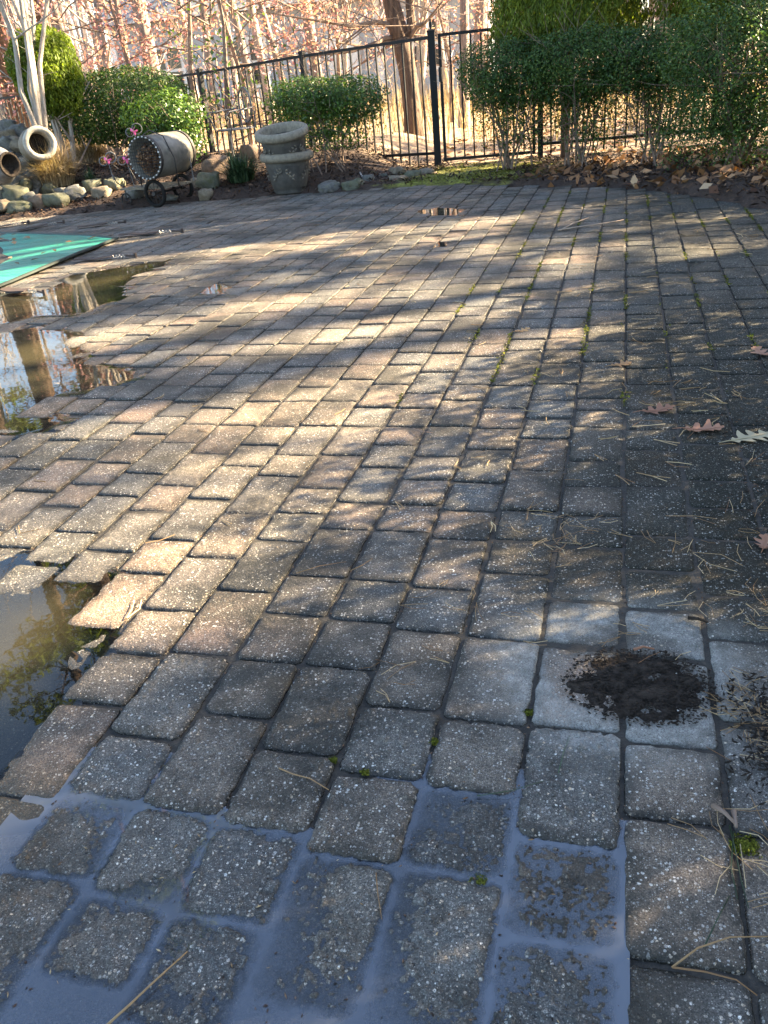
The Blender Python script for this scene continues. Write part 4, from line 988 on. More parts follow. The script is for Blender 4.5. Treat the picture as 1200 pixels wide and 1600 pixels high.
near = [  # px at the horizon, distance, trunk radius, variant, bark, label
 (255, 19, .17, 3, M_BARK, 'thickest grey trunk left of centre, rising behind the round evergreen'),
 (137, 21, .10, 0, M_BARK, 'leaning grey-brown trunk above the dark evergreen'), (160, 19, .085, 2, M_BARK, 'slim trunk just right of the leaning one'),
 (52, 22, .16, 1, M_BARK, 'brown trunk behind the topiary evergreen'), (205, 24, .10, 2, M_BARK, 'slim grey trunk between the leaning and the thickest trunk'), (186, 27, .09, 4, M_BARKP, 'thin pale trunk behind the dark evergreen'),
 (425, 17, .09, 2, M_BARKP, 'pale slender trunk behind the iron chair'), (452, 20, .075, 4, M_BARK, 'thin brown trunk left of the second fence post'), (372, 22, .085, 0, M_BARKP, 'whitish trunk seen through the pickets by the chair'),
 (497, 18, .12, 1, M_BARK, 'grey trunk with low twigs just right of the second fence post'), (536, 24, .08, 4, M_BARKP, 'thin pale trunk behind the sunlit boxwood'), (330, 26, .12, 1, M_BARK, 'grey trunk behind the first fence post'),
 (719, 16, .085, 0, M_BARK, 'straight trunk seen through the gate pickets'), (745, 20, .15, 3, M_BARK, 'wide grey trunk behind the gate, partly behind the arborvitae'), (700, 26, .09, 2, M_BARKP, 'thin pale trunk behind the gate\'s latch side'), (765, 27, .11, 2, M_BARKP, 'pale trunk at the edge of the left arborvitae'), (650, 26, .12, 2, M_BARKP, 'pale trunk just right of the forked brown tree')]
for px, d, r_, v, mt, lab in near:
    p = atd(px, 178-.1*px, d); tree(p.x, p.y, v, mt, R.uniform(.9, 1.1), r_, lab, (R.gauss(0, .02), R.gauss(0, .02)))
rr = random.Random(77); placed = 0
while placed < 60:
    px = rr.uniform(-160, 1350); d = rr.uniform(24, 75)**1.0; p = atd(px, 178-.1*px, d)
    tree(p.x, p.y, rr.randint(0, 4), rr.choice((M_BARK, M_BARK, M_BARKP)), rr.uniform(.9, 1.25), rr.uniform(.06, .17), 'bare tree deep in the woods beyond the fence', (rr.gauss(0, .03), rr.gauss(0, .03)), 'distant bare trees of the woods'); placed += 1
# forked brown tree right behind the fence
fb = at(648, 232, .0); o = empty('forked_tree', (fb.x, fb.y, -.05), label='brown forked tree with knobbly trunk just beyond the fence beside the gate', cat='tree')
rr = random.Random(5); mb = MB(); D = fb.xy.length
def off(px, py, d=None): return atd(px, py, d or D)-Vector((fb.x, fb.y, -.05))
mb.tube([Vector((0, 0, -.1)), off(645, 180), off(638, 120), off(632, 85), off(627, 60)], [.17, .135, .125, .135, .14], 12)
mb.tube([off(629, 75), off(620, 40), off(612, 5), off(600, -60), off(580, -300), off(560, -620)], [.12, .125, .115, .10, .07, .03], 10)
mb.tube([off(634, 62), off(643, 38), off(640, 10), off(644, -60), off(660, -320), off(690, -600)], [.08, .065, .06, .055, .04, .02], 9)
mb.build('trunk', M_BARKD, o, True)
mb = MB()
for a, b_, c_ in (((628, 66), (560, 80), (470, 92)), ((640, 60), (672, 36), (705, 5)), ((622, 40), (560, 42), (440, 22)), ((618, 58), (590, 75), (545, 66)), ((612, 0), (560, -60), (470, -150)), ((642, 0), (700, -90), (800, -200)), ((600, -60), (540, -160), (480, -330)), ((650, -200), (730, -330), (790, -500))):
    p0, p1, p2 = off(*a), off(*b_)+Vector((0, -.3, 0)), off(*c_)+Vector((0, -.6, 0)); mb.tube([p0, p0.lerp(p1, .5)+Vector((0, 0, .05)), p1, p1.lerp(p2, .5), p2], [.035, .03, .022, .015, .007], 5)
    for k in range(7):
        f = rr.random(); q = p0.lerp(p1, f*2) if f < .5 else p1.lerp(p2, f*2-1)
        branch(mb, q, Vector((rr.gauss(0, .7), rr.gauss(0, .5), rr.gauss(.2, .6))).normalized(), rr.uniform(.5, 1.3), .010, 2, rr, .22, None, 4, .05)
mb.build('branch', M_TWIG, o)
for px, d, h, sd, lab in ((-60, 15, 17, 91, 'tall pine beyond the left edge, its trunk behind the pale stems'), (28, 19, 19, 92, 'tall pine at the far left behind the pale stems'), (-160, 20, 20, 93, 'tall pine outside the left edge'), (100, 24, 21, 94, 'tall dark pine trunk right of the topiary evergreen')):
    q = atd(px, 178-.1*px, d); o = empty('pine_tree', (q.x, q.y, -.05), label=lab, cat='tree'); rr = random.Random(sd); mb = MB(); Pa, Da = [], []
    mb.tube([(0, 0, -.1), (rr.gauss(0, .1), rr.gauss(0, .1), h*.5), (rr.gauss(0, .2), rr.gauss(0, .2), h)], [.20, .15, .03], 9)
    for k in range(46):
        z = h*(.26+.74*rr.random()); a = rr.random()*2*PI; L_ = ((h-z)*.20+.7)*rr.uniform(.4, 1.15); e = Vector((math.cos(a)*L_, math.sin(a)*L_, z+.2*L_)); mb.tube([(0, 0, z), e*.5+Vector((0, 0, z*.5)), e], [.04, .025, .008], 4)
        P, dd = blob(130, tuple(e), (.6, .6, .3), 2, .9, .3, seed=k); Pa.append(P); Da.append(dd)
    mb.build('trunk', M_BARKD, o, True); V, F, r_ = leaves(np.concatenate(Pa), np.concatenate(Da), .24, .3, .2, 1.0); foliage('crown', V, F, r_, M_ARB, o)
# young trees holding pinkish leaves
def pinktree(px, d, h, lab, n=2600, seed=0, spread=1.0, mat=None):
    p = atd(px, 178-.1*px, d); o = empty('young_tree', (p.x, p.y, -.05), label=lab, cat='tree'); rr = random.Random(seed+50); mb = MB(); tips = []
    mb.tube([(0, 0, -.1), (rr.gauss(0, .05), rr.gauss(0, .05), h*.35), (rr.gauss(0, .15), rr.gauss(0, .15), h*.7), (rr.gauss(0, .2), 0, h)], [.045, .035, .02, .006], 6)
    for k in range(20):
        z = h*rr.uniform(.15, .95); a = rr.random()*2*PI; branch(mb, Vector((0, 0, z)), Vector((math.cos(a), math.sin(a), rr.uniform(.0, .5))).normalized(), rr.uniform(.8, 1.9)*spread, .012, 2, rr, .2, tips, 4, .03)
    mb.build('trunk', M_TWIG, o)
    T = np.array([tuple(t) for t in tips]); P = T[G.integers(0, len(T), n)]+G.normal(size=(n, 3))*.09
    V, F, r_ = leaves(P, unit(n), .06, .6, -.1, 1.2, .3, 3); foliage('leaves', V, F, r_, mat or M_PINK, o)
pinktree(300, 13.5, 3.6, 'young tree with pinkish leaves left of centre beyond the fence', 2600, 1, 1.3)
pinktree(215, 14.5, 3.3, 'pink-leaved sapling behind the round dark evergreen', 1900, 2)
pinktree(120, 15, 3.4, 'reddish-leaved sapling behind the topiary evergreen', 2200, 3)
pinktree(380, 14.5, 3.2, 'pink-leaved sapling near the first fence post', 2200, 4)
pinktree(520, 16, 3.4, 'sparse pinkish sapling beyond the sunlit boxwood', 900, 5)
pinktree(700, 17, 3.2, 'pinkish sapling behind the gate', 900, 6)
pinktree(345, 12.6, 2.6, 'slender young holly with green leaves beyond the fence', 900, 7, .7, M_BOXL)
# far wood: one mass of thin stems and twigs
rr = np.random.default_rng(3); Vf = []; Ff = []; rn = []
def sliver(p, q, w0, w1, r_):
    d = np.cross(q-p, np.array([p[0], p[1], 0.])); d /= (np.linalg.norm(d)+1e-9); e = np.array([-d[1], d[0], 0])*.7
    k = len(Vf); Vf.extend([p-d*w0, p+d*w0, q+d*w1, q-d*w1, p-e*w0, p+e*w0, q+e*w1, q-e*w1]); Ff.extend([(k, k+1, k+2, k+3), (k+4, k+5, k+6, k+7)]); rn.extend([r_]*8)
for _ in range(1300):
    az = rr.uniform(-62, 28); d = rr.uniform(35, 130); x, y = d*math.sin(math.radians(az)), d*math.cos(math.radians(az))
    h = rr.uniform(7, 16); p = np.array([x, y, -.1]); q = p+np.array([rr.normal()*.6, rr.normal()*.6, h]); sliver(p, q, rr.uniform(.04, .16), .02, rr.random())
    for _k in range(4):
        f = rr.uniform(.1, .95); a = p+(q-p)*f; sliver(a, a+np.array([rr.normal()*1.3, rr.normal()*1.3, abs(rr.normal())*1.3+.2]), .025, .008, rr.random())
for _ in range(6000):
    az = rr.uniform(-62, 28); d = rr.uniform(17, 80); x, y = d*math.sin(math.radians(az)), d*math.cos(math.radians(az)); z = rr.random()**1.6*(3+d*.06)
    p = np.array([x, y, z]); s_ = .3+d*.012; sliver(p, p+np.array([rr.normal(), rr.normal(), abs(rr.normal())+.4])*s_*.8, .006+d*.00022, .003, rr.random())
M_FAR = leafmat('far_stems', [(0, (.20, .165, .15)), (.5, (.38, .33, .30)), (1, (.54, .49, .45))], 0, .9, .1)
link('far_wood', mesh_np('far_wood', np.array(Vf), np.array(Ff), M_FAR, np.array(rn)), kind='stuff', label='far-off winter wood of thin stems and twigs')
n = 6000; d = rr.uniform(22, 80, n); az = np.radians(rr.uniform(-60, 25, n)); P = np.stack([d*np.sin(az), d*np.cos(az), (rr.random(n)**1.4)*(3.4+d*.05)+.2], 1)
V_, F_, r_ = leaves(P, unit(n), .08, .6, 0, 1.5, .3, .4)
M_FARL = leafmat('far_leaf', [(0, (.44, .28, .28)), (.3, (.55, .46, .43)), (.6, (.60, .55, .50)), (1, (.66, .62, .56))], .4, .8, .1)
foliage('far_leaves', V_, F_, r_, M_FARL, None, 'stuff')['label'] = 'pinkish and buff last leaves scattered through the woods'
# undergrowth and litter
n = 30000; x = rr.uniform(-26, 9, n); y = rr.uniform(9.6, 30, n); k = (y+.39*x) > 9.75+.0*x; x, y = x[k], y[k]
P = np.stack([x, y, .02+.03*rr.random(len(x))], 1); V_, F_, r_ = leaves(P, np.tile([0, 0, 1.], (len(P), 1)), .10, .65, .8, .7, .35, 1)
foliage('fallen_leaves', V_, F_, r_, M_LITTER, None, 'stuff')['label'] = 'tan leaf litter covering the wood floor beyond the fence'
Vb, Fb, rb_ = [], [], []
for _ in range(17000):
    y = rr.uniform(10.6, 30); x = rr.uniform(-24, 8)
    if y+.39*x < 10.9: continue
    h = rr.uniform(.15, .7)*(1 if rr.random() < .8 else 1.6); k = len(Vb); dx, dy = rr.normal()*.15*h, rr.normal()*.15*h; a = rr.random()*PI; wx, wy = math.cos(a)*.004, math.sin(a)*.004
    Vb += [(x-wx, y-wy, 0), (x+wx, y+wy, 0), (x+wx+dx, y+wy+dy, h), (x-wx+dx, y-wy+dy, h)]; Fb.append((k, k+1, k+2, k+3)); rb_ += [rr.random()]*4
foliage('undergrowth', np.array(Vb), np.array(Fb), np.array(rb_), M_DRY, None, 'stuff')['label'] = 'dry buff stems of undergrowth beyond the fence'
# mulch chips in the beds, oak leaves under the hedge
def scatter(n, xr, yr, cond, lift=.01):
    out = []
    while len(out) < n:
        x, y = rr.uniform(*xr), rr.uniform(*yr)
        if cond(x, y): out.append((x, y, gz(x, y)+.0+lift*rr.random()))
    return np.array(out)
P = scatter(15000, (-7, 2.6), (6.2, 11), lambda x, y: bed_d(x, y) > -.02 and y+.39*x < 9.9 and not (-1.9 < x < -1.0 and y > 8.6 and rr.random() < .8), .03)
V_, F_, r_ = leaves(P, np.tile([0, 0, 1.], (len(P), 1)), .05, .3, .5, 1.0, .5, 2); foliage('mulch', V_, F_, r_, M_CHIP, None, 'stuff')['label'] = 'dark shredded bark mulch covering the planting beds'
P = scatter(650, (-.9, 2.6), (6.3, 9.4), lambda x, y: bed_d(x, y) > 0, .04)
V_, F_, r_ = leaves(P, np.tile([0, 0, 1.], (len(P), 1)), .10, .6, .3, 1.1, .3, 2); foliage('oak_litter', V_, F_, r_, M_LITTER, None, 'stuff')['label'] = 'curled brown oak leaves lying under the right hedge'

# house beyond the trees
hp = atd(500, 120, 36); ho = empty('house', (hp.x, hp.y, 0), math.atan2(CR.y, CR.x)-.15, label='pale grey sided house with white trim beyond the woods', cat='house')
mb = MB(); mb.box((0, 0, 1.6), (13, 7, 3.6)); mb.build('wall', M_SIDING, ho)
mb = MB(); mb.add([(-7, -4, 3.3), (7, -4, 3.3), (7, 4, 3.3), (-7, 4, 3.3), (-7, 0, 6), (7, 0, 6)], [(0, 1, 5, 4), (2, 3, 4, 5), (0, 4, 3), (1, 2, 5), (0, 3, 2, 1)]); mb.build('roof', M_ROOF, ho)
for x in (-4.6, -1.6, 4.6):
    mb = MB(); mb.box((x, -3.52, 1.8), (1.3, .08, 1.6)); f_ = mb.build('window', M_WHITE, ho)
    for dx in (-.29, .29):
        for dz in (-.36, .36): mb = MB(); mb.box((x+dx, -3.57, 1.8+dz), (.46, .04, .62)); mb.build('pane', M_GLASS, f_)
mb = MB(); mb.box((1.7, -3.53, 1.15), (1.1, .08, 2.3)); mb.build('door', M_WHITE, ho)
for x in (-6.45, .6, 2.9, 6.45):
    mb = MB(); mb.box((x, -3.56, 1.65), (.22, .12, 3.3)); mb.build('trim_board', M_WHITE, ho)

# ------------------------------------------------------------------ trees at the right, outside the picture, whose shade falls on the paving
for i, (x, y, h, r_) in enumerate(((3.0, 2.35, 4.2, .85), (3.2, .85, 4.4, .85), (2.8, -.6, 4.4, .85))):
    arbor(x, y, h, r_, 9000, ('arborvitae outside the right edge, level with the foreground', 'arborvitae outside the right edge nearest the camera', 'arborvitae behind the camera on the right')[i], .4, 10+i)
for (hx, hy), lab in (((2.45, 5.2), 'boxwood outside the right edge beyond the hedge corner'), ((2.2, 4.1), 'boxwood outside the right edge halfway along the patio'), ((2.0, 3.2), 'boxwood outside the right edge nearest the foreground')):
    shrub('boxwood', (hx, hy, 0), lab, 'hedge bush', [((hx, hy, .85), (.6, .55, .75), 9000, .3, .7, 2.4)], M_HEDGE, .045, tops((hx, hy, .8), (.5, .4, .6), 8, 3), .012)
SH = Vector((math.sin(SUN_AZ), math.cos(SUN_AZ), 0)); SP = Vector((-SH.y, SH.x, 0)); PC = Vector((-1.4, 4.2, 0))
rr = random.Random(31)
def pine(s_, p_, h, seed, n_cl=84):
    q = PC+SH*s_+SP*p_; o = empty('pine_tree', (q.x, q.y, -.05), label='pine of the wood to the right that dapples the patio', cat='tree', group='pines right of the patio'); rr = random.Random(seed)
    mb = MB(); mb.tube([(0, 0, -.1), (rr.gauss(0, .1), rr.gauss(0, .1), h*.5), (rr.gauss(0, .2), rr.gauss(0, .2), h)], [.11, .07, .02], 8); Pa, Da = [], []
    for k in range(n_cl):
        z = h*(.22+.78*rr.random()); a = rr.random()*2*PI; L_ = (h-z)*.22+.5; L_ *= rr.uniform(.4, 1.15); e = Vector((math.cos(a)*L_, math.sin(a)*L_, z+.25*L_)); mb.tube([(0, 0, z), e*.5+Vector((0, 0, z*.5)), e], [.035, .02, .006], 4)
        P, d = blob(42, tuple(e), (.24, .24, .12), 2, .9, .3, seed=k); Pa.append(P); Da.append(d)
    mb.build('trunk', M_BARKD, o); V, F, r_ = leaves(np.concatenate(Pa), np.concatenate(Da), .15, .35, .2, 1.0); foliage('crown', V, F, r_, M_ARB, o)
for i, (s_, p_, h) in enumerate(((10, -3.4, 7.5), (12, .3, 8.5), (13, 7.2, 9), (13.5, -5.2, 9), (17, -3.8, 11.5), (18.5, .9, 12.5), (20, -6, 13), (22, -1.2, 14), (23, 7.0, 14.5))):
    pine(s_, p_, h, 40+i)
for i, (x, y, s_, v) in enumerate(((9, 9.5, 1, 1), (12, 6.5, 1.1, 3), (7.5, 12.5, 1, 0), (15, 10, 1.1, 1), (11, 14, 1, 2), (18, 14, 1.1, 3), (8, 5, .9, 2), (14, 3.5, 1, 0), (20, 8, 1.2, 3), (6, 15, 1, 4), (13, 18, 1, 1), (9.5, 2, 1, 0))):
    tree(x, y, v, M_BARK, s_, .14, 'bare tree of the wood right of the patio, outside the picture', group='bare trees right of the patio')

P = []
while len(P) < 60:
    x, y = G.uniform(-6.5, -3.95), G.uniform(4.6, 6.9)
    if sdist(POOL2, x, y) > .05: P.append((x, y, cz_(x, y)+.012))
P = np.array(P); V_, F_, r_ = leaves(P, np.tile([0, 0, 1.], (60, 1)), .08, .5, 1.2, .4); foliage('cover_leaves', V_, F_, r_, M_LITTER, None, 'stuff')['label'] = 'brown leaf scraps lying on the teal cover'
# ------------------------------------------------------------------ oak leaves, needles and twigs on the paving
M_OAKT = leafmat('tan_oak_leaf', [(0, (.36, .20, .09)), (1, (.52, .34, .17))], .25, .6, .4)
M_OAKP = leafmat('pale_oak_leaf', [(0, (.42, .34, .20)), (1, (.60, .52, .36))], .25, .6, .4)
M_OAKR = leafmat('red_brown_oak_leaf', [(0, (.26, .12, .07)), (1, (.40, .20, .12))], .2, .55, .4)
def oak_leaf(p, size, rz, mat, lab, curl=.25, fold=.0, seed=0):
    rr = random.Random(seed); half = [(0, .0), (.035, .025), (.08, .05), (.13, .13), (.18, .15), (.21, .07), (.27, .08), (.31, .20), (.36, .30), (.42, .31), (.44, .22), (.46, .10), (.52, .10), (.57, .22), (.63, .33), (.70, .35), (.72, .25), (.71, .11), (.77, .10), (.82, .19), (.88, .22), (.91, .15), (.92, .07), (.97, .06), (1.0, .0)]
    spine = []; L_, R_ = [], []
    for (t, w_) in half:
        L_.append((t+rr.gauss(0, .008), w_*rr.uniform(.85, 1.15))); R_.append((t+rr.gauss(0, .008), -w_*rr.uniform(.85, 1.15)))
    vs = []; fs = []
    def z(t, w_): return curl*(t-.45)**2*.9+fold*abs(w_)**1.2+.05*math.sin(t*9+seed)*abs(w_)*2+.012
    for i, ((t, a), (t2, b)) in enumerate(zip(L_, R_)):
        for (tt, ww) in ((t, a), (t, a*.45), (t, 0), (t2, b*.45), (t2, b)): vs.append(Vector((tt-.5, ww, z(tt, ww)))*size)
    for i in range(len(half)-1):
        for k in range(4): a = i*5+k; fs.append((a, a+5, a+6, a+1))
    o = empty('oak_leaf', p, rz, label=lab, cat='leaf', group='fallen oak leaves on the paving')
    mb = MB(); mb.cr = rr.random(); mb.add(vs, fs); mb.build('blade', mat, o)
    mb = MB(); mb.tube([Vector((-.72, .03, .0+z(0, 0)*.6))*size, Vector((-.5, 0, z(0, 0)+.004))*size, Vector((0, 0, z(.5, 0)+.005))*size, Vector((.48, 0, z(.98, 0)+.004))*size], [.008*size, .012*size, .009*size, .003*size], 5); mb.build('stalk', mat, o)
    return o
for i, (px, py, wp, rz, mt, lab, cu, fo) in enumerate(((816, 516, 26, .5, M_OAKT, 'small tan oak leaf in the mossy joint, farthest left of the leaves', .3, .1), (970, 569, 34, .3, M_OAKT, 'golden tan lobed oak leaf lying flat on a joint', .15, .1), (1027, 642, 50, .2, M_OAKR, 'pinkish brown oak leaf curled at one side in the sun streak', .4, .25),
        (1098, 672, 58, -.1, M_OAKR, 'long folded brown oak leaf between the sun streak and the palest leaf', .35, .35), (1172, 684, 68, .35, M_OAKP, 'palest and largest oak leaf, flat with deep lobes', .12, .1), (1190, 553, 40, 1.9, M_OAKR, 'rusty oak leaf at the right edge by the worn spot', .6, .25),
        (1194, 850, 42, 1.2, M_OAKR, 'reddish oak leaf in the dark debris at the right edge', .6, .25), (990, 291, 22, .2, M_OAKR, 'orange-brown oak leaf at the paving edge under the hedge', .6, .3))):
    p = at(px, py, .004); _, _, c_ = project(*p); s_ = wp*1.08/FPX*c_; p.z = surf(p.x, p.y)+.002 if py > 300 else gz(p.x, p.y)
    oak_leaf(p, s_, rz+.15, mt, lab, cu, fo, i)
def strands(name, lists, rad, mat, lab, cat, group=None):
    mb = MB(); c0 = None
    for pts in lists:
        q = [at(x, y, .004) for x, y in pts]
        if c0 is None: c0 = q[0].copy()
        for k, v in enumerate(q): v.z = surf(v.x, v.y)+.003+rad*1.2+(.004 if 0 < k < len(q)-1 else 0)
        mb.cr = R.random(); mb.tube([v-c0 for v in q], [rad*(1-.45*k/(len(q)-1)) for k in range(len(q))], 5)
    o = mb.build(name, mat, None, True, label=lab, cat=cat, group=group); o.location = c0; return o
strands('straw_stem', [[(165, 1600), (205, 1568), (245, 1530), (292, 1484)]], .0019, M_NEEDLE, 'longest pale straw stem across the near puddle', 'stem')
strands('twig', [[(436, 1201), (458, 1213), (485, 1220), (514, 1235)]], .0014, M_NEEDLE, 'tan twig lying across a joint above the near puddle', 'twig')
strands('twig', [[(1050, 1512), (1090, 1485), (1140, 1468), (1200, 1464)], [(1050, 1512), (1100, 1522), (1150, 1535), (1183, 1556)]], .0014, M_NEEDLE, 'forked brown twig at the lower right corner of the puddle', 'twig')
strands('twig', [[(872, 361), (905, 357), (940, 352), (974, 345)], [(876, 361), (895, 352), (921, 341)]], .006, M_TWIGP, 'grey V-shaped stick lying far back on the right paving', 'stick')
strands('twig', [[(463, 896), (500, 887), (541, 878)]], .0012, M_NEEDLE, 'thin stem over the joint in the sun patch', 'twig')
strands('twig', [[(548, 892), (566, 886), (582, 873)]], .0012, M_NEEDLE, 'short thin stem right of the longer one in the sun patch', 'twig')
strands('twig', [[(618, 828), (650, 831), (684, 833)]], .0012, M_TWIG, 'thin dark stem across a shaded joint', 'twig')
strands('twig', [[(645, 670), (660, 677), (676, 677)]], .0022, M_TWIG, 'short brown twig on a shaded paver in the middle', 'twig')
strands('grass_blade', [[(1140, 1290), (1148, 1330), (1158, 1380), (1170, 1420)], [(1146, 1300), (1142, 1360), (1152, 1405)], [(1100, 1480), (1120, 1440), (1140, 1400)]], .0011, M_STRAPL, 'green grass blades in the joint at the lower right', 'grass')
strands('grass_blade', [[(745, 1240), (800, 1236), (850, 1220)], [(872, 1210), (880, 1180), (890, 1150)]], .0009, M_STRAPL, 'thin green grass blades by the upper rim of the near puddle', 'grass')
strands('grass_blade', [[(587, 1360), (590, 1395), (596, 1432)]], .001, M_NEEDLE, 'single pale needle in the water-filled joint', 'grass')
def needles(pc, n, sp, lab, seed, Ln=.05, kind=None):
    rr2 = random.Random(seed); mb = MB(); c0 = at(*pc, 0)
    for _ in range(n):
        a = rr2.uniform(0, 2*PI); p = c0+Vector((rr2.gauss(0, sp), rr2.gauss(0, sp*1.2), 0)); b = a+rr2.gauss(0, .3); L_ = Ln*rr2.uniform(.5, 1.3)
        for s_ in (-.12, .12) if rr2.random() < .6 else (0,):
            q = p+Vector((math.cos(b+s_), math.sin(b+s_), 0))*L_; m_ = (p+q)/2+Vector((-(q-p).y, (q-p).x, 0))*rr2.gauss(0, .12)
            zz = [surf(v.x, v.y)+.0035+rr2.random()*.003 for v in (p, m_, q)]; mb.cr = rr2.random()
            mb.tube([(v.x-c0.x, v.y-c0.y, z_) for v, z_ in zip((p, m_, q), zz)], .0006 if c0.xy.length < 2 else .0011, 3)
    o = mb.build('pine_needles', M_NEEDLE, None, label=lab, kind='stuff'); o.location = (c0.x, c0.y, 0)
for i, (pc, n_, sp, Ln) in enumerate((((870, 835), 36, .05, .05), ((1010, 990), 9, .05, .05), ((1180, 1130), 60, .035, .05), ((1190, 960), 20, .05, .05), ((700, 750), 6, .12, .05), ((1080, 620), 26, .12, .08), ((830, 560), 10, .3, .06), ((930, 690), 10, .2, .07), ((1100, 780), 14, .16, .09), ((640, 1060), 5, .06, .06), ((760, 960), 12, .1, .05), ((350, 700), 6, .5, .06), ((560, 560), 16, .8, .06), ((1030, 470), 18, .6, .08), ((1000, 350), 20, .6, .1), ((1180, 1330), 16, .04, .06), ((1100, 860), 12, .1, .06))):
    needles(pc, n_, sp, 'fallen pine needles scattered over the pavers', i, Ln)
# small debris: seed husks, grit and chips (dense in the puddle and along the bed)
def inbot(x, y): return sdist(PUD['bottom'][0], x, y) > -.02
def grit(name, n, cond, xr, yr, size, mat, lab, lift=.0035, seed=2, asp=.5):
    g = np.random.default_rng(seed); out = []; t = 0
    while len(out) < n and t < n*60:
        t += 1; x, y = g.uniform(*xr), g.uniform(*yr)
        if cond(x, y): out.append((x, y, max(surf(x, y), WZ)+lift))
    P = np.array(out); m_ = len(P); V = []; F = []; r_ = []
    for p in P:                                                # small lumps, eight-sided
        s_ = size*g.uniform(.5, 1.4); a = g.random()*PI; ux = np.array([math.cos(a), math.sin(a), g.normal()*.15])*s_; uy = np.array([-math.sin(a), math.cos(a), 0])*s_*asp*g.uniform(.5, 1.2); uz = np.array([0, 0, s_*.35])
        k = len(V); V += [p-ux, p+uy, p+ux, p-uy, p+uz, p-uz]; F += [(k, k+1, k+4), (k+1, k+2, k+4), (k+2, k+3, k+4), (k+3, k, k+4), (k+1, k, k+5), (k+2, k+1, k+5), (k+3, k+2, k+5), (k, k+3, k+5)]; r_ += [g.random()]*6
    foliage(name, np.array(V), np.array(F), np.array(r_), mat, None, 'stuff')['label'] = lab
grit('puddle_debris', 260, inbot, (-.9, .05), (.35, 1.0), .0028, M_CHIP, 'dark grit and seed husks in the near puddle', .001, 2)
grit('husks', 90, inbot, (-.8, .1), (.35, 1.0), .0042, M_NEEDLE, 'straw-coloured husks scattered about the near puddle', .003, 3, .22)
def rightd(x, y): return (x > .26+.05*math.sin(y*9)-.1*(abs(y-1.2) < .14)) and G.random() < sm((x-.18)/.25)
grit('dark_debris', 2600, rightd, (.1, .9), (.95, 2.6), .0045, M_CHIP, 'black mulch crumbs spilling onto the pavers at the right edge', .003, 4, .35)
grit('bark_heap', 1500, lambda x, y: G.random() < sm((x-.17)/.12)*(1-sm((abs(y-1.13)-.10)/.07)), (.17, .44), (.92, 1.36), .0062, M_SOIL, 'heap of dark shredded bark at the right edge beside the wet soil', .006, 14, .3)
grit('pale_grit', 420, lambda x, y: x > -.1 and G.random() < sm((x+.15)/.5), (-.2, .9), (.9, 3.6), .0022, simple('pale_grit', (.5, .48, .44), .6, bmp=0), 'pale grit on the damp right pavers', .003, 5, .7)
grit('joint_crumbs', 1500, lambda x, y: min(abs(x-q) for q in XL[K0-12:K0+5]) < .006, (-1.5, .5), (.8, 3.2), .0026, M_CHIP, 'dark crumbs caught in the paving joints', -.002, 6, .6)
# worn hole filled with wet soil
hc = at(1000, 1072, 0); mb = MB(); n = 96; vs = []; rad_ = [0, .15, .3, .45, .6, .72, .85, .94, 1.0]
for i, f in enumerate(rad_):
    for k in range(n):
        t = 2*PI*k/n; r_ = f*(.92+.30*mnoise.noise((math.cos(t)*1.3, math.sin(t)*1.3, 1))+.18*mnoise.noise((math.cos(t)*4, math.sin(t)*4, 1))+.10*mnoise.noise((math.cos(t)*11, math.sin(t)*11, 1)))
        x, y = hc.x+math.cos(t)*.122*r_, hc.y+math.sin(t)*.098*r_
        vs.append((x, y, surf(x, y)+.0012*(1-f*f)+.0010+.0045*mnoise.noise((x*26, y*26, 0))+.003*mnoise.noise((x*90, y*90, 0))-(.005 if f == 1 else 0)))
fs = [(i*n+k, i*n+(k+1) % n, (i+1)*n+(k+1) % n, (i+1)*n+k) for i in range(len(rad_)-1) for k in range(n)]
mb.add(vs, fs); mb.build('soil_patch', M_SOIL, None, True, kind='stuff', label='round patch of wet black soil on the pavers at the right')
grit('soil_crumbs', 1500, lambda x, y: ((x-hc.x)/.125)**2+((y-hc.y)/.10)**2 < 1+.3*G.random(), (hc.x-.18, hc.x+.18), (hc.y-.15, hc.y+.15), .0034, M_SOIL, 'crumbs of wet soil on the round patch', .0035, 8, .7)
strands('bark_piece', [[(1075, 968), (1090, 972), (1106, 975)]], .0042, M_SOIL, 'short black bark piece by the pale stained pavers', 'bark')
strands('bark_piece', [[(990, 1017), (1005, 1015), (1022, 1016)]], .003, M_OAKR, 'rusty bark sliver on the wet soil patch', 'bark')
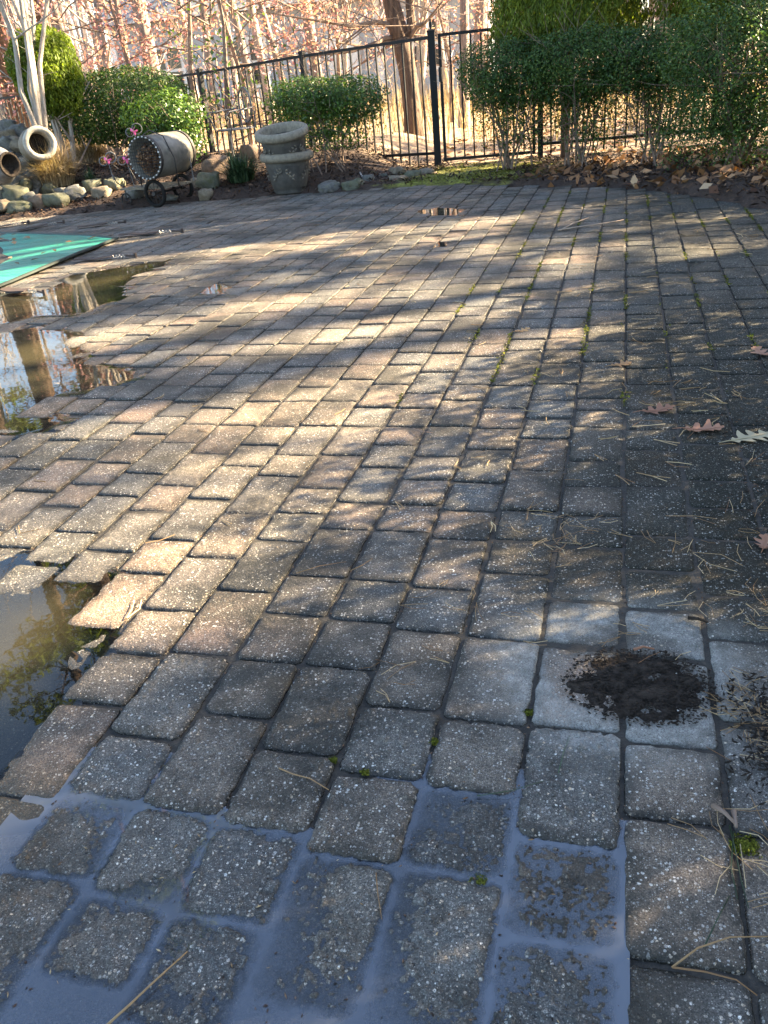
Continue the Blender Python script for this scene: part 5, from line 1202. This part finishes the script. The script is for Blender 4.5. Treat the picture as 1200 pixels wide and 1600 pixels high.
strands('twig', [[(1113, 1262), (1130, 1275), (1148, 1290)], [(1146, 1270), (1150, 1296)]], .0042, M_TWIG, 'stubby grey twig in the joint above the grass blades', 'twig')
# moss in the joints
def moss(n, cond, xr, yr, size, lab, seed):
    g = np.random.default_rng(seed); out = []; t = 0
    while len(out) < n and t < n*200:
        t += 1; i = g.integers(0, len(XL)); y = g.uniform(*yr); x = XL[i]+g.normal()*.006
        if not (xr[0] < x < xr[1]): continue
        if mnoise.noise((x*6, y*3.2, 7)) > cond: out.append((x, y, surf(x, y)-.001+g.random()*.006))
    P = np.array(out); V_, F_, r_ = leaves(P, np.tile([0, 0, 1.], (len(P), 1)), size, .7, .6, .9, .4, 9); foliage('moss', V_, F_, r_, M_MOSS, None, 'stuff')['label'] = lab
moss(4200, .14, (-.75, 1.2), (2.6, 7.6), .010, 'bright green moss lining the far right joints', 1)
def tuft(px, py, s, n, lab):
    c = at(px, py, 0); P, d = blob(n, (c.x, c.y, surf(c.x, c.y)-.001), (s, s*.75, s*.30), 2, .9, .6); V_, F_, r_ = leaves(P, d, .0045, .5, .5, .8); o = foliage('moss_cushion', V_-np.array([c.x, c.y, 0]), F_, r_, M_MOSS, None); o.location = (c.x, c.y, 0); tag(o, lab, 'moss')
tuft(750, 1372, .014, 700, 'green moss cushion standing in the near puddle'); tuft(826, 1112, .009, 300, 'small moss tuft at the pale paver\'s lower corner'); tuft(571, 1206, .008, 260, 'tiny moss spot on a speckled paver edge')
tuft(521, 1187, .008, 260, 'moss tuft at a joint crossing near the tan twig'); tuft(678, 1158, .009, 300, 'moss in the joint above the near puddle'); tuft(1165, 1320, .022, 900, 'moss clump at the foot of the grass blades')
P = scatter(5200, (-2.3, -.75), (8.3, 10.1), lambda x, y: bed_d(x, y) > -.12 and mnoise.noise((x*3, y*3, 0)) > -.25, .01)
V_, F_, r_ = leaves(P, np.tile([0, 0, 1.], (len(P), 1)), .022, .6, .8, .7, .4, 3); foliage('moss_patch', V_, F_, r_, M_MOSS, None, 'stuff')['label'] = 'yellow-green moss carpet in front of the gate'
